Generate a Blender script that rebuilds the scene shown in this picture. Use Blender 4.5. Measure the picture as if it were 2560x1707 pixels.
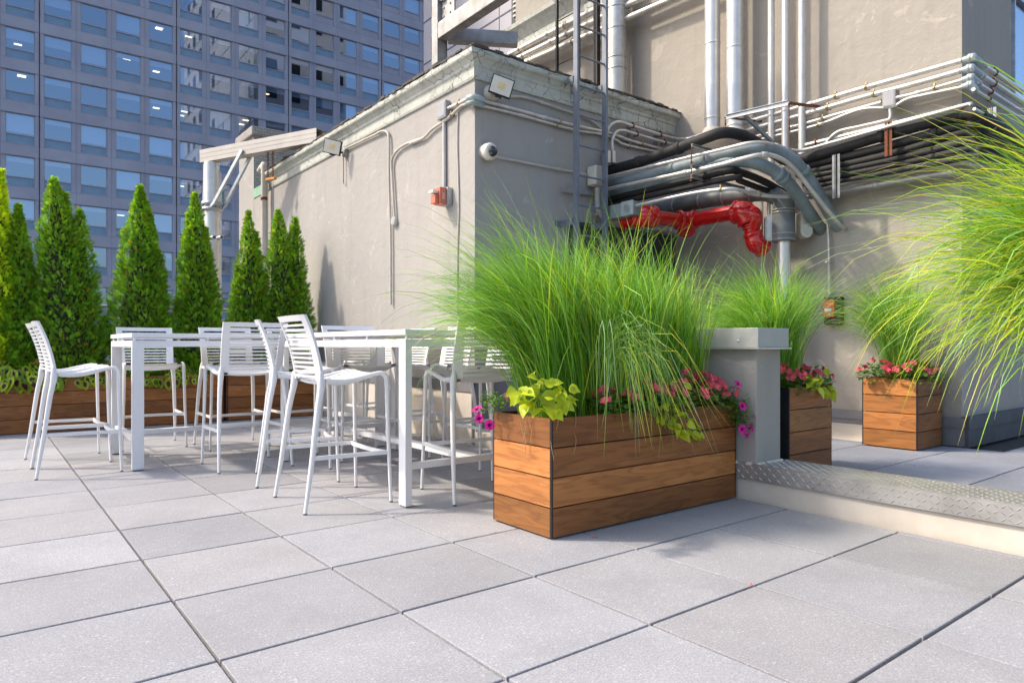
import bpy, bmesh, math, random
import numpy as np
from mathutils import Vector, Matrix

random.seed(7)
rng = np.random.default_rng(7)
R = math.radians
for o in list(bpy.data.objects):
    bpy.data.objects.remove(o)
C = bpy.context.scene.collection
SC = bpy.context.scene

# ------------------------------------------------------------------ camera
HC, YAW, FP, CX, HY = 0.935, R(37.79), 1717.0, 1280.0, 864.3
SY, CY = math.sin(YAW), math.cos(YAW)
cam_d = bpy.data.cameras.new('camera')
cam = bpy.data.objects.new('camera', cam_d)
C.objects.link(cam)
cam.location = (0, 0, HC)
cam.rotation_euler = (R(90), 0, -YAW)
cam_d.sensor_width = 36
cam_d.lens = 36 * FP / 2560
cam_d.shift_y = (HY - 853.5) / 2560
cam_d.clip_start = 0.05
cam_d.clip_end = 2000
SC.camera = cam

# ------------------------------------------------------------------ light
SUN = Vector((-0.535, 0.46, 0.72)).normalized()      # towards the sun
ELEV = math.asin(SUN.z)
AZ = math.atan2(SUN.x, SUN.y)                        # clockwise from +Y
w = bpy.data.worlds.new('World')
SC.world = w
w.use_nodes = True
nt = w.node_tree
bg = nt.nodes['Background']
sky = nt.nodes.new('ShaderNodeTexSky')
sky.sky_type = 'NISHITA'
sky.sun_disc = False
sky.sun_elevation = ELEV
sky.sun_rotation = AZ % (2 * math.pi)
sky.air_density = 1.0
sky.dust_density = 3.5
sky.ozone_density = 1.5
nt.links.new(sky.outputs[0], bg.inputs[0])
bg.inputs[1].default_value = 0.15
sun_d = bpy.data.lights.new('sun', 'SUN')
sun_d.energy = 2.0
sun_d.angle = R(3.0)
sun_d.color = (1.0, 0.88, 0.72)
sun = bpy.data.objects.new('sun', sun_d)
C.objects.link(sun)
sun.rotation_euler = SUN.to_track_quat('Z', 'Y').to_euler()
SC.view_settings.view_transform = 'Standard'
SC.view_settings.look = 'None'
SC.view_settings.gamma = 1
SC.view_settings.exposure = 1.04
SC.render.film_transparent = False
SC.cycles.max_bounces = 6
SC.cycles.diffuse_bounces = 3
SC.cycles.glossy_bounces = 3
SC.cycles.transparent_max_bounces = 12
SC.cycles.use_denoising = True

# ------------------------------------------------------------------ where things stand (measured from the photograph, in metres)
GX0, GY0, TS = 1.172, 2.148, 0.6096     # paver grid
AX = 3.70        # annex wall that faces -X, curb line
AY = 5.345       # annex wall that faces -Y
TX = 6.60        # tower wall that faces -X
TY = 2.27        # tower wall that faces -Y
FZ = 0.08        # walkway level


def ray(px, py, d):
    t = (px - CX) / FP
    u = -(py - HY) / FP
    return Vector((d * (SY + CY * t), d * (CY - SY * t), HC + d * u))


def onX(px, py, X):
    t = (px - CX) / FP
    return ray(px, py, X / (SY + CY * t))


def onY(px, py, Y):
    t = (px - CX) / FP
    return ray(px, py, Y / (CY - SY * t))


def r4(a, b): return (1380 + .3401 * a, 250 + .3401 * b)
def r3(a, b): return (1760 + .4082 * a, .4082 * b)
def r2(a, b): return (1000 + .4082 * a, .4082 * b)
def r1(a, b): return (.4507 * a, .4507 * b)


# ------------------------------------------------------------------ mesh builder
class MB:
    def __init__(self):
        self.v = []; self.f = []; self.m = []; self.uv = []; self.c = []; self.sm = []

    def add(self, verts, faces, m=0, uvs=None, col=(1, 1, 1), smooth=False):
        b = len(self.v)
        self.v.extend([tuple(x) for x in verts])
        for i, f in enumerate(faces):
            self.f.append([b + k for k in f]); self.m.append(m)
            self.uv.append(uvs[i] if uvs else [(0, 0)] * len(f))
            self.c.append(col); self.sm.append(smooth)

    def box(self, a, b, m=0, col=(1, 1, 1), M=None):
        x0, y0, z0 = min(a[0], b[0]), min(a[1], b[1]), min(a[2], b[2])
        x1, y1, z1 = max(a[0], b[0]), max(a[1], b[1]), max(a[2], b[2])
        V = [Vector(p) for p in ((x0, y0, z0), (x1, y0, z0), (x1, y1, z0), (x0, y1, z0), (x0, y0, z1), (x1, y0, z1), (x1, y1, z1), (x0, y1, z1))]
        F = [(0, 3, 2, 1), (4, 5, 6, 7), (0, 1, 5, 4), (1, 2, 6, 5), (2, 3, 7, 6), (3, 0, 4, 7)]
        ax = [(0, 1), (0, 1), (0, 2), (1, 2), (0, 2), (1, 2)]
        uvs = [[(V[i][a1], V[i][a2]) for i in f] for f, (a1, a2) in zip(F, ax)]
        if M is not None: V = [M @ p for p in V]
        self.add(V, F, m, uvs, col)

    def beam(self, p, q, wd, ht, m=0, up=Vector((0, 0, 1)), col=(1, 1, 1)):
        p, q = Vector(p), Vector(q)
        d = (q - p); L = d.length; d.normalize()
        s = d.cross(up)
        if s.length < 1e-4: s = d.cross(Vector((1, 0, 0)))
        s.normalize(); u = s.cross(d)
        M = Matrix((s, d, u)).transposed().to_4x4(); M.translation = p
        self.box((-wd / 2, 0, -ht / 2), (wd / 2, L, ht / 2), m, col, M)

    def tube(self, pts, r, seg=12, m=0, caps=True, col=(1, 1, 1), fil=0.0, closed=False):
        pts = [Vector(p) for p in pts]
        if fil > 0: pts, rr = fillet(pts, fil), None
        n = len(pts)
        rs = r if isinstance(r, (list, tuple)) else [r] * n
        if len(rs) != n: rs = [rs[0]] * n
        prev = None; rings = []
        for i, p in enumerate(pts):
            t = (pts[min(i + 1, n - 1)] - pts[max(i - 1, 0)]).normalized()
            if prev is None:
                a = Vector((0, 0, 1)) if abs(t.z) < .9 else Vector((1, 0, 0))
                nrm = (a - t * a.dot(t)).normalized()
            else:
                nrm = prev - t * prev.dot(t)
                nrm.normalize()
            prev = nrm; bn = t.cross(nrm)
            rings.append([p + (nrm * math.cos(k * 2 * math.pi / seg) + bn * math.sin(k * 2 * math.pi / seg)) * rs[i] for k in range(seg)])
        V = [v for rg in rings for v in rg]; F = []
        for i in range(n - 1):
            for k in range(seg):
                k2 = (k + 1) % seg
                F.append((i * seg + k, i * seg + k2, (i + 1) * seg + k2, (i + 1) * seg + k))
        self.add(V, F, m, None, col, True)
        if caps:
            self.add(rings[0], [tuple(reversed(range(seg)))], m, None, col)
            self.add(rings[-1], [tuple(range(seg))], m, None, col)

    def lathe(self, base, axis, prof, seg=20, m=0, col=(1, 1, 1)):
        """prof: list of (distance along axis, radius)"""
        ax = Vector(axis).normalized(); base = Vector(base)
        self.tube_r([base + ax * a for a, _ in prof], [b for _, b in prof], ax, seg, m, col)

    def tube_r(self, pts, rs, ax, seg, m, col):
        a = Vector((0, 0, 1)) if abs(ax.z) < .9 else Vector((1, 0, 0))
        n = (a - ax * a.dot(ax)).normalized(); b = ax.cross(n)
        V = [p + (n * math.cos(k * 2 * math.pi / seg) + b * math.sin(k * 2 * math.pi / seg)) * r for p, r in zip(pts, rs) for k in range(seg)]
        F = []
        for i in range(len(pts) - 1):
            for k in range(seg):
                k2 = (k + 1) % seg
                F.append((i * seg + k, i * seg + k2, (i + 1) * seg + k2, (i + 1) * seg + k))
        self.add(V, F, m, None, col, True)
        self.add(V[:seg], [tuple(reversed(range(seg)))], m, None, col)
        self.add(V[-seg:], [tuple(range(seg))], m, None, col)

    def build(self, name, mats, parent=None, bevel=0, origin=None, bseg=2, smooth=None):
        V = np.array(self.v, dtype=np.float64)
        if parent is not None:
            org = Vector((0, 0, 0))
            if not parent.get('_local'): org = parent_world(parent)
        elif origin is not None: org = Vector(origin)
        else:
            lo, hi = V.min(0), V.max(0)
            org = Vector(((lo[0] + hi[0]) / 2, (lo[1] + hi[1]) / 2, lo[2]))
        V = V - np.array(org)
        me = bpy.data.meshes.new(name)
        me.from_pydata(V.tolist(), [], self.f)
        me.polygons.foreach_set('material_index', self.m)
        me.polygons.foreach_set('use_smooth', self.sm)
        uvl = me.uv_layers.new(name='UVMap')
        flat = np.array([c for f in self.uv for uv in f for c in uv], dtype=np.float32)
        uvl.data.foreach_set('uv', flat)
        ca = me.color_attributes.new('tone', 'FLOAT_COLOR', 'CORNER')
        cc = np.array([(c[0], c[1], c[2], 1) for f, c in zip(self.f, self.c) for _ in f], dtype=np.float32).ravel()
        ca.data.foreach_set('color', cc)
        if not isinstance(mats, (list, tuple)): mats = [mats]
        for m in mats: me.materials.append(m)
        me.update()
        if bevel > 0:
            bm = bmesh.new(); bm.from_mesh(me)
            bmesh.ops.remove_doubles(bm, verts=bm.verts, dist=1e-5)
            es = [e for e in bm.edges if len(e.link_faces) == 2 and e.calc_face_angle(0) > .6]
            bmesh.ops.bevel(bm, geom=es, offset=bevel, segments=bseg, affect='EDGES', profile=.6, clamp_overlap=True)
            bm.to_mesh(me); bm.free()
        o = bpy.data.objects.new(name, me)
        C.objects.link(o)
        o.location = org if parent is None else (0, 0, 0)
        if parent is not None:
            o.parent = parent
        o['_org'] = list(org)
        return o


def parent_world(o):
    # mesh parents and empties keep their world location in _org
    return Vector(o['_org'])


def fillet(pts, rad, n=6):
    out = [pts[0]]
    for i in range(1, len(pts) - 1):
        a, b, c = pts[i - 1], pts[i], pts[i + 1]
        d1 = min(rad, (a - b).length * .48); d2 = min(rad, (c - b).length * .48)
        p = b + (a - b).normalized() * d1; q = b + (c - b).normalized() * d2
        for k in range(n + 1):
            t = k / n
            out.append(p * (1 - t) ** 2 + b * 2 * t * (1 - t) + q * t * t)
    out.append(pts[-1])
    return out


def curve(pts, n=8):
    """Catmull-Rom through the points"""
    pts = [Vector(p) for p in pts]
    P = [pts[0] * 2 - pts[1]] + pts + [pts[-1] * 2 - pts[-2]]
    out = []
    for i in range(1, len(P) - 2):
        for k in range(n):
            t = k / n
            a, b, c, d = P[i - 1], P[i], P[i + 1], P[i + 2]
            out.append(.5 * ((2 * b) + (c - a) * t + (2 * a - 5 * b + 4 * c - d) * t * t + (3 * b - a - 3 * c + d) * t ** 3))
    out.append(P[-2])
    return out


def tag(o, label=None, cat=None, group=None, kind=None):
    if label: o['label'] = label
    if cat: o['category'] = cat
    if group: o['group'] = group
    if kind: o['kind'] = kind
    return o


def thing(name, label, cat, loc=(0, 0, 0), rz=0, group=None, local=False):
    o = bpy.data.objects.new(name, None)
    C.objects.link(o)
    o.empty_display_size = .1
    o.location = loc
    o.rotation_euler = (0, 0, rz)
    o['_org'] = list(loc)
    if local: o['_local'] = 1
    return tag(o, label, cat, group)


def copy_tree(o, parent=None):
    c = o.copy(); C.objects.link(c); c.parent = parent
    for ch in list(o.children): copy_tree(ch, c)
    return c


# ------------------------------------------------------------------ materials
def new_mat(name):
    m = bpy.data.materials.new(name)
    m.use_nodes = True
    t = m.node_tree
    return m, t, t.nodes, t.links, t.nodes['Principled BSDF']


def nd(N, typ, **kw):
    n = N.new(typ)
    for k, v in kw.items():
        if hasattr(n, k): setattr(n, k, v)
    return n


def noise(N, L, vec, scale, detail=5, rough=.6, dist=0):
    n = N.new('ShaderNodeTexNoise')
    n.inputs['Scale'].default_value = scale
    n.inputs['Detail'].default_value = detail
    n.inputs['Roughness'].default_value = rough
    n.inputs['Distortion'].default_value = dist
    if vec is not None: L.new(vec, n.inputs['Vector'])
    return n


def ramp(N, L, fac, stops):
    r = N.new('ShaderNodeValToRGB')
    e = r.color_ramp.elements
    while len(e) < len(stops): e.new(.5)
    for i, (p, c) in enumerate(stops):
        e[i].position = p
        e[i].color = (c[0], c[1], c[2], 1) if hasattr(c, '__len__') else (c, c, c, 1)
    L.new(fac, r.inputs[0])
    return r


def mix(N, L, fac, a, b, mode='MIX'):
    n = N.new('ShaderNodeMix'); n.data_type = 'RGBA'; n.blend_type = mode
    for sock, v in ((n.inputs[0], fac), (n.inputs[6], a), (n.inputs[7], b)):
        if hasattr(v, 'is_output'): L.new(v, sock)
        elif hasattr(v, '__len__'): sock.default_value = (v[0], v[1], v[2], 1)
        else: sock.default_value = v
    return n.outputs[2]


def bump(N, L, h, strength, dist, B, prev=None):
    b = N.new('ShaderNodeBump')
    b.inputs['Strength'].default_value = strength
    b.inputs['Distance'].default_value = dist
    L.new(h, b.inputs['Height'])
    if prev is not None: L.new(prev, b.inputs['Normal'])
    L.new(b.outputs[0], B.inputs['Normal'])
    return b.outputs[0]


def plain(name, c1, c2=None, scale=6, rough=.6, metal=0, bs=0, bd=.002, bscale=60, tone=False, spec=None, coat=0):
    """two-tone procedural surface with a little bump"""
    m, t, N, L, B = new_mat(name)
    tc = N.new('ShaderNodeTexCoord').outputs['Object']
    c2 = c2 or tuple(x * .8 for x in c1)
    n = noise(N, L, tc, scale)
    r = ramp(N, L, n.outputs[0], [(.35, c1), (.68, c2)])
    col = r.outputs[0]
    if tone:
        a = N.new('ShaderNodeVertexColor'); a.layer_name = 'tone'
        col = mix(N, L, 1.0, col, a.outputs[0], 'MULTIPLY')
    L.new(col, B.inputs['Base Color'])
    rr = N.new('ShaderNodeMapRange')
    rr.inputs[3].default_value = max(0.02, rough - .08); rr.inputs[4].default_value = min(1, rough + .1)
    n3 = noise(N, L, tc, scale * 4)
    L.new(n3.outputs[0], rr.inputs[0]); L.new(rr.outputs[0], B.inputs['Roughness'])
    B.inputs['Metallic'].default_value = metal
    if spec is not None: B.inputs['Specular IOR Level'].default_value = spec
    if coat: B.inputs['Coat Weight'].default_value = coat; B.inputs['Coat Roughness'].default_value = .08
    if bs > 0:
        n2 = noise(N, L, tc, bscale, 4)
        bump(N, L, n2.outputs[0], bs, bd, B)
    return m


def stucco(name, c, c2, dirt=.5):
    m, t, N, L, B = new_mat(name)
    tc = N.new('ShaderNodeTexCoord').outputs['Object']
    big = noise(N, L, tc, .9, 6, .62, .3)
    col = ramp(N, L, big.outputs[0], [(.3, c), (.72, c2)]).outputs[0]
    # patched areas: pale plaster scrapes
    p = noise(N, L, tc, 2.3, 8, .7, 1.2)
    pm = ramp(N, L, p.outputs[0], [(.60, 0), (.635, .65)]).outputs[0]
    col = mix(N, L, pm, col, tuple(min(1, x * 1.22) for x in c))
    # vertical streaks of dirt
    mp = N.new('ShaderNodeMapping'); mp.inputs['Scale'].default_value = (3.2, 3.2, .35)
    L.new(tc, mp.inputs[0])
    s = noise(N, L, mp.outputs[0], 2.2, 6, .6)
    sm = ramp(N, L, s.outputs[0], [(.52, 0), (.75, dirt * .5)]).outputs[0]
    col = mix(N, L, sm, col, tuple(x * .66 for x in c2))
    L.new(col, B.inputs['Base Color'])
    B.inputs['Roughness'].default_value = .9
    B.inputs['Specular IOR Level'].default_value = .2
    f = noise(N, L, tc, 7, 7, .55, .4)
    g = noise(N, L, tc, 70, 3, .6)
    b1 = bump(N, L, f.outputs[0], .35, .03, B)
    bump(N, L, g.outputs[0], .3, .004, B, b1)
    return m


def paver_mat(name, c, tonev=True):
    m, t, N, L, B = new_mat(name)
    tc = N.new('ShaderNodeTexCoord').outputs['Object']
    a = N.new('ShaderNodeVertexColor'); a.layer_name = 'tone'
    n1 = noise(N, L, tc, 1.6, 5)
    n2 = noise(N, L, tc, 150, 3, .8)
    v = N.new('ShaderNodeTexVoronoi'); v.inputs['Scale'].default_value = 150; L.new(tc, v.inputs['Vector'])
    col = ramp(N, L, n1.outputs[0], [(.3, tuple(x * .90 for x in c)), (.7, tuple(x * 1.08 for x in c))]).outputs[0]
    sp = ramp(N, L, n2.outputs[0], [(.30, .70), (.5, 1.0), (.70, 1.30)]).outputs[0]
    col = mix(N, L, 1.0, col, sp, 'MULTIPLY')
    pb = ramp(N, L, v.outputs['Color'], [(.0, .86), (.80, 1.0), (.97, 1.45)]).outputs[0]
    col = mix(N, L, .7, col, pb, 'MULTIPLY')
    st = noise(N, L, tc, 3.5, 7, .7, .6)
    sm = ramp(N, L, st.outputs[0], [(.52, 0), (.75, .42)]).outputs[0]
    col = mix(N, L, sm, col, tuple(x * .7 for x in c))
    col = mix(N, L, 1.0, col, a.outputs[0], 'MULTIPLY')
    L.new(col, B.inputs['Base Color'])
    B.inputs['Roughness'].default_value = .82
    B.inputs['Specular IOR Level'].default_value = .3
    bump(N, L, n2.outputs[0], .5, .003, B)
    return m


def wood_mat(name):
    m, t, N, L, B = new_mat(name)
    uv = N.new('ShaderNodeUVMap').outputs[0]
    a = N.new('ShaderNodeVertexColor'); a.layer_name = 'tone'
    sep = N.new('ShaderNodeSeparateColor'); L.new(a.outputs[0], sep.inputs[0])
    cmb = N.new('ShaderNodeCombineXYZ')
    mul = N.new('ShaderNodeMath'); mul.operation = 'MULTIPLY'; mul.inputs[1].default_value = 37.0
    L.new(sep.outputs[2], mul.inputs[0])
    L.new(mul.outputs[0], cmb.inputs[2])
    add = N.new('ShaderNodeVectorMath'); add.operation = 'ADD'
    L.new(uv, add.inputs[0]); L.new(cmb.outputs[0], add.inputs[1])
    mp = N.new('ShaderNodeMapping'); mp.inputs['Scale'].default_value = (.9, 6, 1); L.new(add.outputs[0], mp.inputs[0])
    d = noise(N, L, mp.outputs[0], 1.6, 3, .5, .3)
    # cathedral figure: contour lines of a long stretched noise
    sn = N.new('ShaderNodeMath'); sn.operation = 'MULTIPLY'; sn.inputs[1].default_value = 52; L.new(d.outputs[0], sn.inputs[0])
    si = N.new('ShaderNodeMath'); si.operation = 'SINE'; L.new(sn.outputs[0], si.inputs[0])
    wv = N.new('ShaderNodeMapRange'); wv.inputs[1].default_value = -1; wv.inputs[2].default_value = 1; L.new(si.outputs[0], wv.inputs[0])
    mp2 = N.new('ShaderNodeMapping'); mp2.inputs['Scale'].default_value = (5, 260, 1); L.new(add.outputs[0], mp2.inputs[0])
    fine = noise(N, L, mp2.outputs[0], 1.0, 4, .7)
    ring = ramp(N, L, wv.outputs[0], [(.02, (.37, .145, .041)), (.30, (.44, .178, .050)), (.9, (.475, .197, .057))]).outputs[0]
    big = ramp(N, L, d.outputs[0], [(.3, .74), (.7, 1.18)]).outputs[0]
    col = mix(N, L, 1.0, ring, big, 'MULTIPLY')
    fr = ramp(N, L, fine.outputs[0], [(.36, .74), (.55, 1.0), (.8, 1.10)]).outputs[0]
    col = mix(N, L, .9, col, fr, 'MULTIPLY')
    tone = N.new('ShaderNodeCombineColor')
    L.new(sep.outputs[0], tone.inputs[0]); L.new(sep.outputs[1], tone.inputs[1]); L.new(sep.outputs[1], tone.inputs[2])
    col = mix(N, L, 1.0, col, tone.outputs[0], 'MULTIPLY')
    L.new(col, B.inputs['Base Color'])
    B.inputs['Roughness'].default_value = .55
    B.inputs['Specular IOR Level'].default_value = .35
    bump(N, L, fine.outputs[0], .25, .0015, B)
    return m


def foliage_mat(name, c1, c2, rough=.5, trans=.35, tonev=True, scale=3.0):
    m, t, N, L, B = new_mat(name)
    tc = N.new('ShaderNodeTexCoord').outputs['Object']
    n = noise(N, L, tc, scale, 3)
    col = ramp(N, L, n.outputs[0], [(.3, c1), (.7, c2)]).outputs[0]
    a = N.new('ShaderNodeVertexColor'); a.layer_name = 'tone'
    col = mix(N, L, 1.0, col, a.outputs[0], 'MULTIPLY')
    L.new(col, B.inputs['Base Color'])
    B.inputs['Roughness'].default_value = rough
    B.inputs['Specular IOR Level'].default_value = .35
    tr = N.new('ShaderNodeBsdfTranslucent'); L.new(col, tr.inputs[0])
    ms = N.new('ShaderNodeMixShader'); ms.inputs[0].default_value = trans
    L.new(B.outputs[0], ms.inputs[1]); L.new(tr.outputs[0], ms.inputs[2])
    L.new(ms.outputs[0], N['Material Output'].inputs[0])
    return m


def cornice_mat(name, c=(.50, .51, .455)):
    m, t, N, L, B = new_mat(name)
    tc = N.new('ShaderNodeTexCoord').outputs['Object']
    v = N.new('ShaderNodeTexVoronoi'); v.feature = 'DISTANCE_TO_EDGE'; v.inputs['Scale'].default_value = 6.5
    nz = noise(N, L, tc, 8, 3)
    wv = mix(N, L, .07, tc, nz.outputs['Color'], 'ADD')
    L.new(wv, v.inputs['Vector'])
    edge = ramp(N, L, v.outputs[0], [(.0, 1), (.022, 0)]).outputs[0]
    patch = noise(N, L, tc, 1.1, 4, .7)
    pm = ramp(N, L, patch.outputs[0], [(.44, 0), (.54, 1)]).outputs[0]
    e2 = N.new('ShaderNodeMath'); e2.operation = 'MULTIPLY'; L.new(edge, e2.inputs[0]); L.new(pm, e2.inputs[1])
    base = noise(N, L, tc, 3, 8, .75, .7)
    col = ramp(N, L, base.outputs[0], [(.28, tuple(x * .70 for x in c)), (.5, c), (.75, tuple(x * 1.12 for x in c))]).outputs[0]
    mp = N.new('ShaderNodeMapping'); mp.inputs['Scale'].default_value = (5, 5, 1.2); L.new(tc, mp.inputs[0])
    st = noise(N, L, mp.outputs[0], 4, 8, .8)
    sm = ramp(N, L, st.outputs[0], [(.56, 0), (.68, .75)]).outputs[0]
    col = mix(N, L, sm, col, (.17, .13, .10))
    col = mix(N, L, e2.outputs[0], col, (.05, .04, .035))
    L.new(col, B.inputs['Base Color'])
    B.inputs['Roughness'].default_value = .75
    inv = N.new('ShaderNodeMath'); inv.operation = 'SUBTRACT'; inv.inputs[0].default_value = 1; L.new(e2.outputs[0], inv.inputs[1])
    b = bump(N, L, inv.outputs[0], .8, .01, B)
    bump(N, L, base.outputs[0], .4, .01, B, b)
    return m


M = {}
M['stucco'] = stucco('warm grey stucco', (.40, .375, .345), (.35, .335, .32))
M['stucco_t'] = stucco('tan stucco', (.39, .352, .302), (.35, .322, .285), .45)
M['paver'] = paver_mat('concrete paver', (.335, .334, .354))
M['pave2'] = paver_mat('walkway paver', (.275, .29, .335))
M['joint'] = plain('dark joint grit', (.05, .048, .045), (.025, .024, .022), 30, .95)
M['wood'] = wood_mat('oiled hardwood')
M['black'] = plain('black metal', (.012, .012, .014), (.02, .02, .02), 8, .45)
M['soil'] = plain('potting soil', (.04, .025, .015), (.02, .012, .008), 40, .95, bs=.8, bd=.02)
M['white'] = plain('white powder coat', (.80, .80, .80), (.77, .77, .775), 3, .38, spec=.4)
M['whitet'] = plain('white table lacquer', (.78, .78, .785), (.74, .74, .75), 2, .42, spec=.4)
M['foot'] = plain('grey rubber foot', (.18, .18, .18), None, 9, .7)
M['galv'] = plain('galvanised steel', (.52, .54, .56), (.36, .38, .40), 14, .42, .75, bs=.1)
M['galvd'] = plain('weathered galvanised steel', (.40, .40, .40), (.27, .26, .24), 6, .55, .5, bs=.2)
M['alu'] = plain('bright aluminium', (.72, .70, .67), (.58, .57, .55), 5, .38, .55)
M['cond'] = plain('conduit steel', (.68, .66, .62), (.52, .50, .46), 9, .40, .45)
M['condp'] = plain('painted conduit', (.52, .48, .43), (.43, .40, .36), 5, .6, .05)
M['beamp'] = plain('anodised beam', (.50, .46, .41), (.43, .40, .36), 3, .5, .25)
M['strutg'] = plain('dull zinc strut', (.27, .28, .29), (.18, .19, .20), 14, .5, .3)
M['boxg'] = plain('painted junction box', (.34, .34, .36), (.28, .28, .30), 8, .5, .1)
M['condw'] = plain('pale raceway', (.56, .55, .53), (.48, .47, .45), 6, .5)
M['plate'] = plain('worn tread plate', (.50, .49, .47), (.36, .35, .34), 5, .36, .55)
M['capm'] = plain('dull folded metal', (.46, .46, .455), (.38, .38, .38), 3, .5, .25)
M['foam'] = plain('black pipe foam', (.010, .0095, .010), (.020, .018, .018), 14, .7, bs=.4, bd=.004, bscale=25)
M['bluep'] = plain('blue grey painted pipe', (.25, .315, .345), (.15, .185, .195), 4, .55, bs=.15, tone=False)
M['duct'] = plain('dull grey lagging', (.17, .19, .20), (.10, .115, .12), 5, .5, bs=.3, bd=.006, bscale=12)
M['red'] = plain('glossy red paint', (.60, .008, .006), (.50, .005, .005), 3, .20, coat=.6, bs=.04, bd=.002, bscale=30)
M['rust'] = plain('rust', (.22, .07, .025), (.11, .04, .02), 30, .85, bs=.4)
M['brassy'] = plain('yellow zinc clamp', (.45, .38, .22), (.30, .24, .12), 20, .4, .7)
M['ladder'] = plain('slate blue paint', (.19, .215, .26), (.14, .16, .20), 9, .5)
M['bladd'] = plain('black ladder paint', (.015, .015, .018), None, 9, .4)
M['cornice'] = cornice_mat('peeling cream paint')
M['tar'] = plain('roof tar edge', (.05, .045, .04), (.12, .10, .08), 12, .8, bs=.6, bd=.02, bscale=15)
M['curb'] = plain('cream painted curb', (.66, .60, .52), (.52, .46, .39), 2.5, .75, bs=.35, bd=.006, bscale=9)
M['flash'] = plain('grey membrane flashing', (.20, .20, .21), (.13, .13, .14), 3, .6, bs=.3)
M['dark_flash'] = plain('dark membrane flashing', (.075, .08, .095), (.05, .052, .06), 3, .55, bs=.3)
M['door'] = plain('charcoal door paint', (.055, .055, .065), (.045, .045, .052), 2, .45)
M['plastic'] = plain('cream plastic', (.72, .68, .58), (.66, .62, .53), 4, .4)
M['greyplastic'] = plain('grey cast box', (.40, .46, .47), (.33, .38, .38), 6, .45, .2)
M['greenish'] = plain('green grey box', (.25, .31, .29), (.20, .25, .23), 6, .5)
M['smoke'] = plain('smoked dome', (.01, .01, .015), None, 3, .06, coat=1)
M['coral'] = plain('coral alarm plastic', (.58, .16, .09), (.50, .13, .08), 4, .45)
M['led'] = plain('led plate', (.80, .62, .32), None, 6, .5)
M['glove'] = plain('lime knit', (.35, .60, .06), (.45, .72, .15), 30, .9, bs=.5)
M['orange'] = plain('orange tag', (.75, .28, .04), None, 8, .6)
M['mint'] = plain('mint flashing', (.25, .45, .30), (.20, .36, .25), 6, .7)
M['offc'] = plain('office precast concrete', (.43, .45, .54), (.35, .37, .46), .35, .85, bs=.2, bd=.02, bscale=2)
M['offd'] = plain('dark joint sealant', (.03, .03, .035), None, 1, .8)
M['offj'] = plain('shallow panel joint', (.30, .31, .38), None, 1, .8)
M['offp'] = plain('glazed sill panel', (.20, .33, .47), (.17, .28, .41), .8, .25)
M['blind'] = plain('roller blind', (.82, .86, .90), (.76, .82, .88), .5, .9)
M['dark_in'] = plain('dim office interior', (.06, .07, .085), (.04, .05, .06), .2, .9)
M['pale'] = plain('pale limestone panel', (.56, .53, .55), (.52, .49, .52), .3, .8)
M['palej'] = plain('panel joint', (.18, .17, .20), None, 1, .8)
M['greeng'] = plain('green tinted glass', (.10, .22, .17), (.07, .16, .13), .4, .15)
M['tan'] = plain('tan limestone', (.52, .43, .33), (.46, .38, .29), .2, .85)
M['tand'] = plain('dark tan window', (.03, .035, .04), None, .4, .2)
M['street'] = plain('asphalt', (.05, .05, .05), (.06, .06, .065), .2, .9)
M['bark'] = plain('bark', (.12, .075, .045), (.07, .045, .03), 20, .9, bs=.5)
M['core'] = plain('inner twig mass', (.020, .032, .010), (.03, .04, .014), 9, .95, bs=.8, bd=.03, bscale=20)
M['arbor'] = foliage_mat('arborvitae spray', (.18, .39, .022), (.28, .54, .034), .5, .40)
M['grass'] = foliage_mat('maiden grass blade', (.25, .53, .040), (.37, .67, .06), .34, .46)
M['leafg'] = foliage_mat('green leaf', (.09, .23, .03), (.15, .32, .05), .42, .3)
M['lime'] = foliage_mat('lime leaf', (.52, .64, .02), (.68, .76, .04), .45, .35)
M['pink'] = foliage_mat('coral pink petal', (.78, .085, .14), (.85, .14, .22), .6, .3, scale=30)
M['mag'] = foliage_mat('magenta petal', (.72, .01, .32), (.80, .03, .42), .6, .3, scale=30)
M['magd'] = foliage_mat('magenta throat', (.14, .0, .07), (.18, .0, .09), .6, .2)
M['straw'] = plain('dry root', (.50, .34, .18), None, 20, .8)


def brickmat():
    m, t, N, L, B = new_mat('whitewashed brick')
    tc = N.new('ShaderNodeTexCoord').outputs['Object']
    mp = N.new('ShaderNodeMapping'); mp.inputs['Rotation'].default_value = (R(90), 0, 0); L.new(tc, mp.inputs[0])
    b = N.new('ShaderNodeTexBrick'); b.inputs['Scale'].default_value = 5
    b.inputs['Color1'].default_value = (.42, .39, .35, 1); b.inputs['Color2'].default_value = (.36, .33, .31, 1)
    b.inputs['Mortar'].default_value = (.20, .18, .16, 1); b.inputs['Mortar Size'].default_value = .02
    L.new(mp.outputs[0], b.inputs['Vector'])
    n = noise(N, L, tc, 5, 8, .8)
    sm = ramp(N, L, n.outputs[0], [(.48, 0), (.62, .6)]).outputs[0]
    col = mix(N, L, sm, b.outputs[0], (.22, .19, .17))
    L.new(col, B.inputs['Base Color']); B.inputs['Roughness'].default_value = .9
    bump(N, L, b.outputs['Fac'], -.5, .01, B)
    return m


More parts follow.
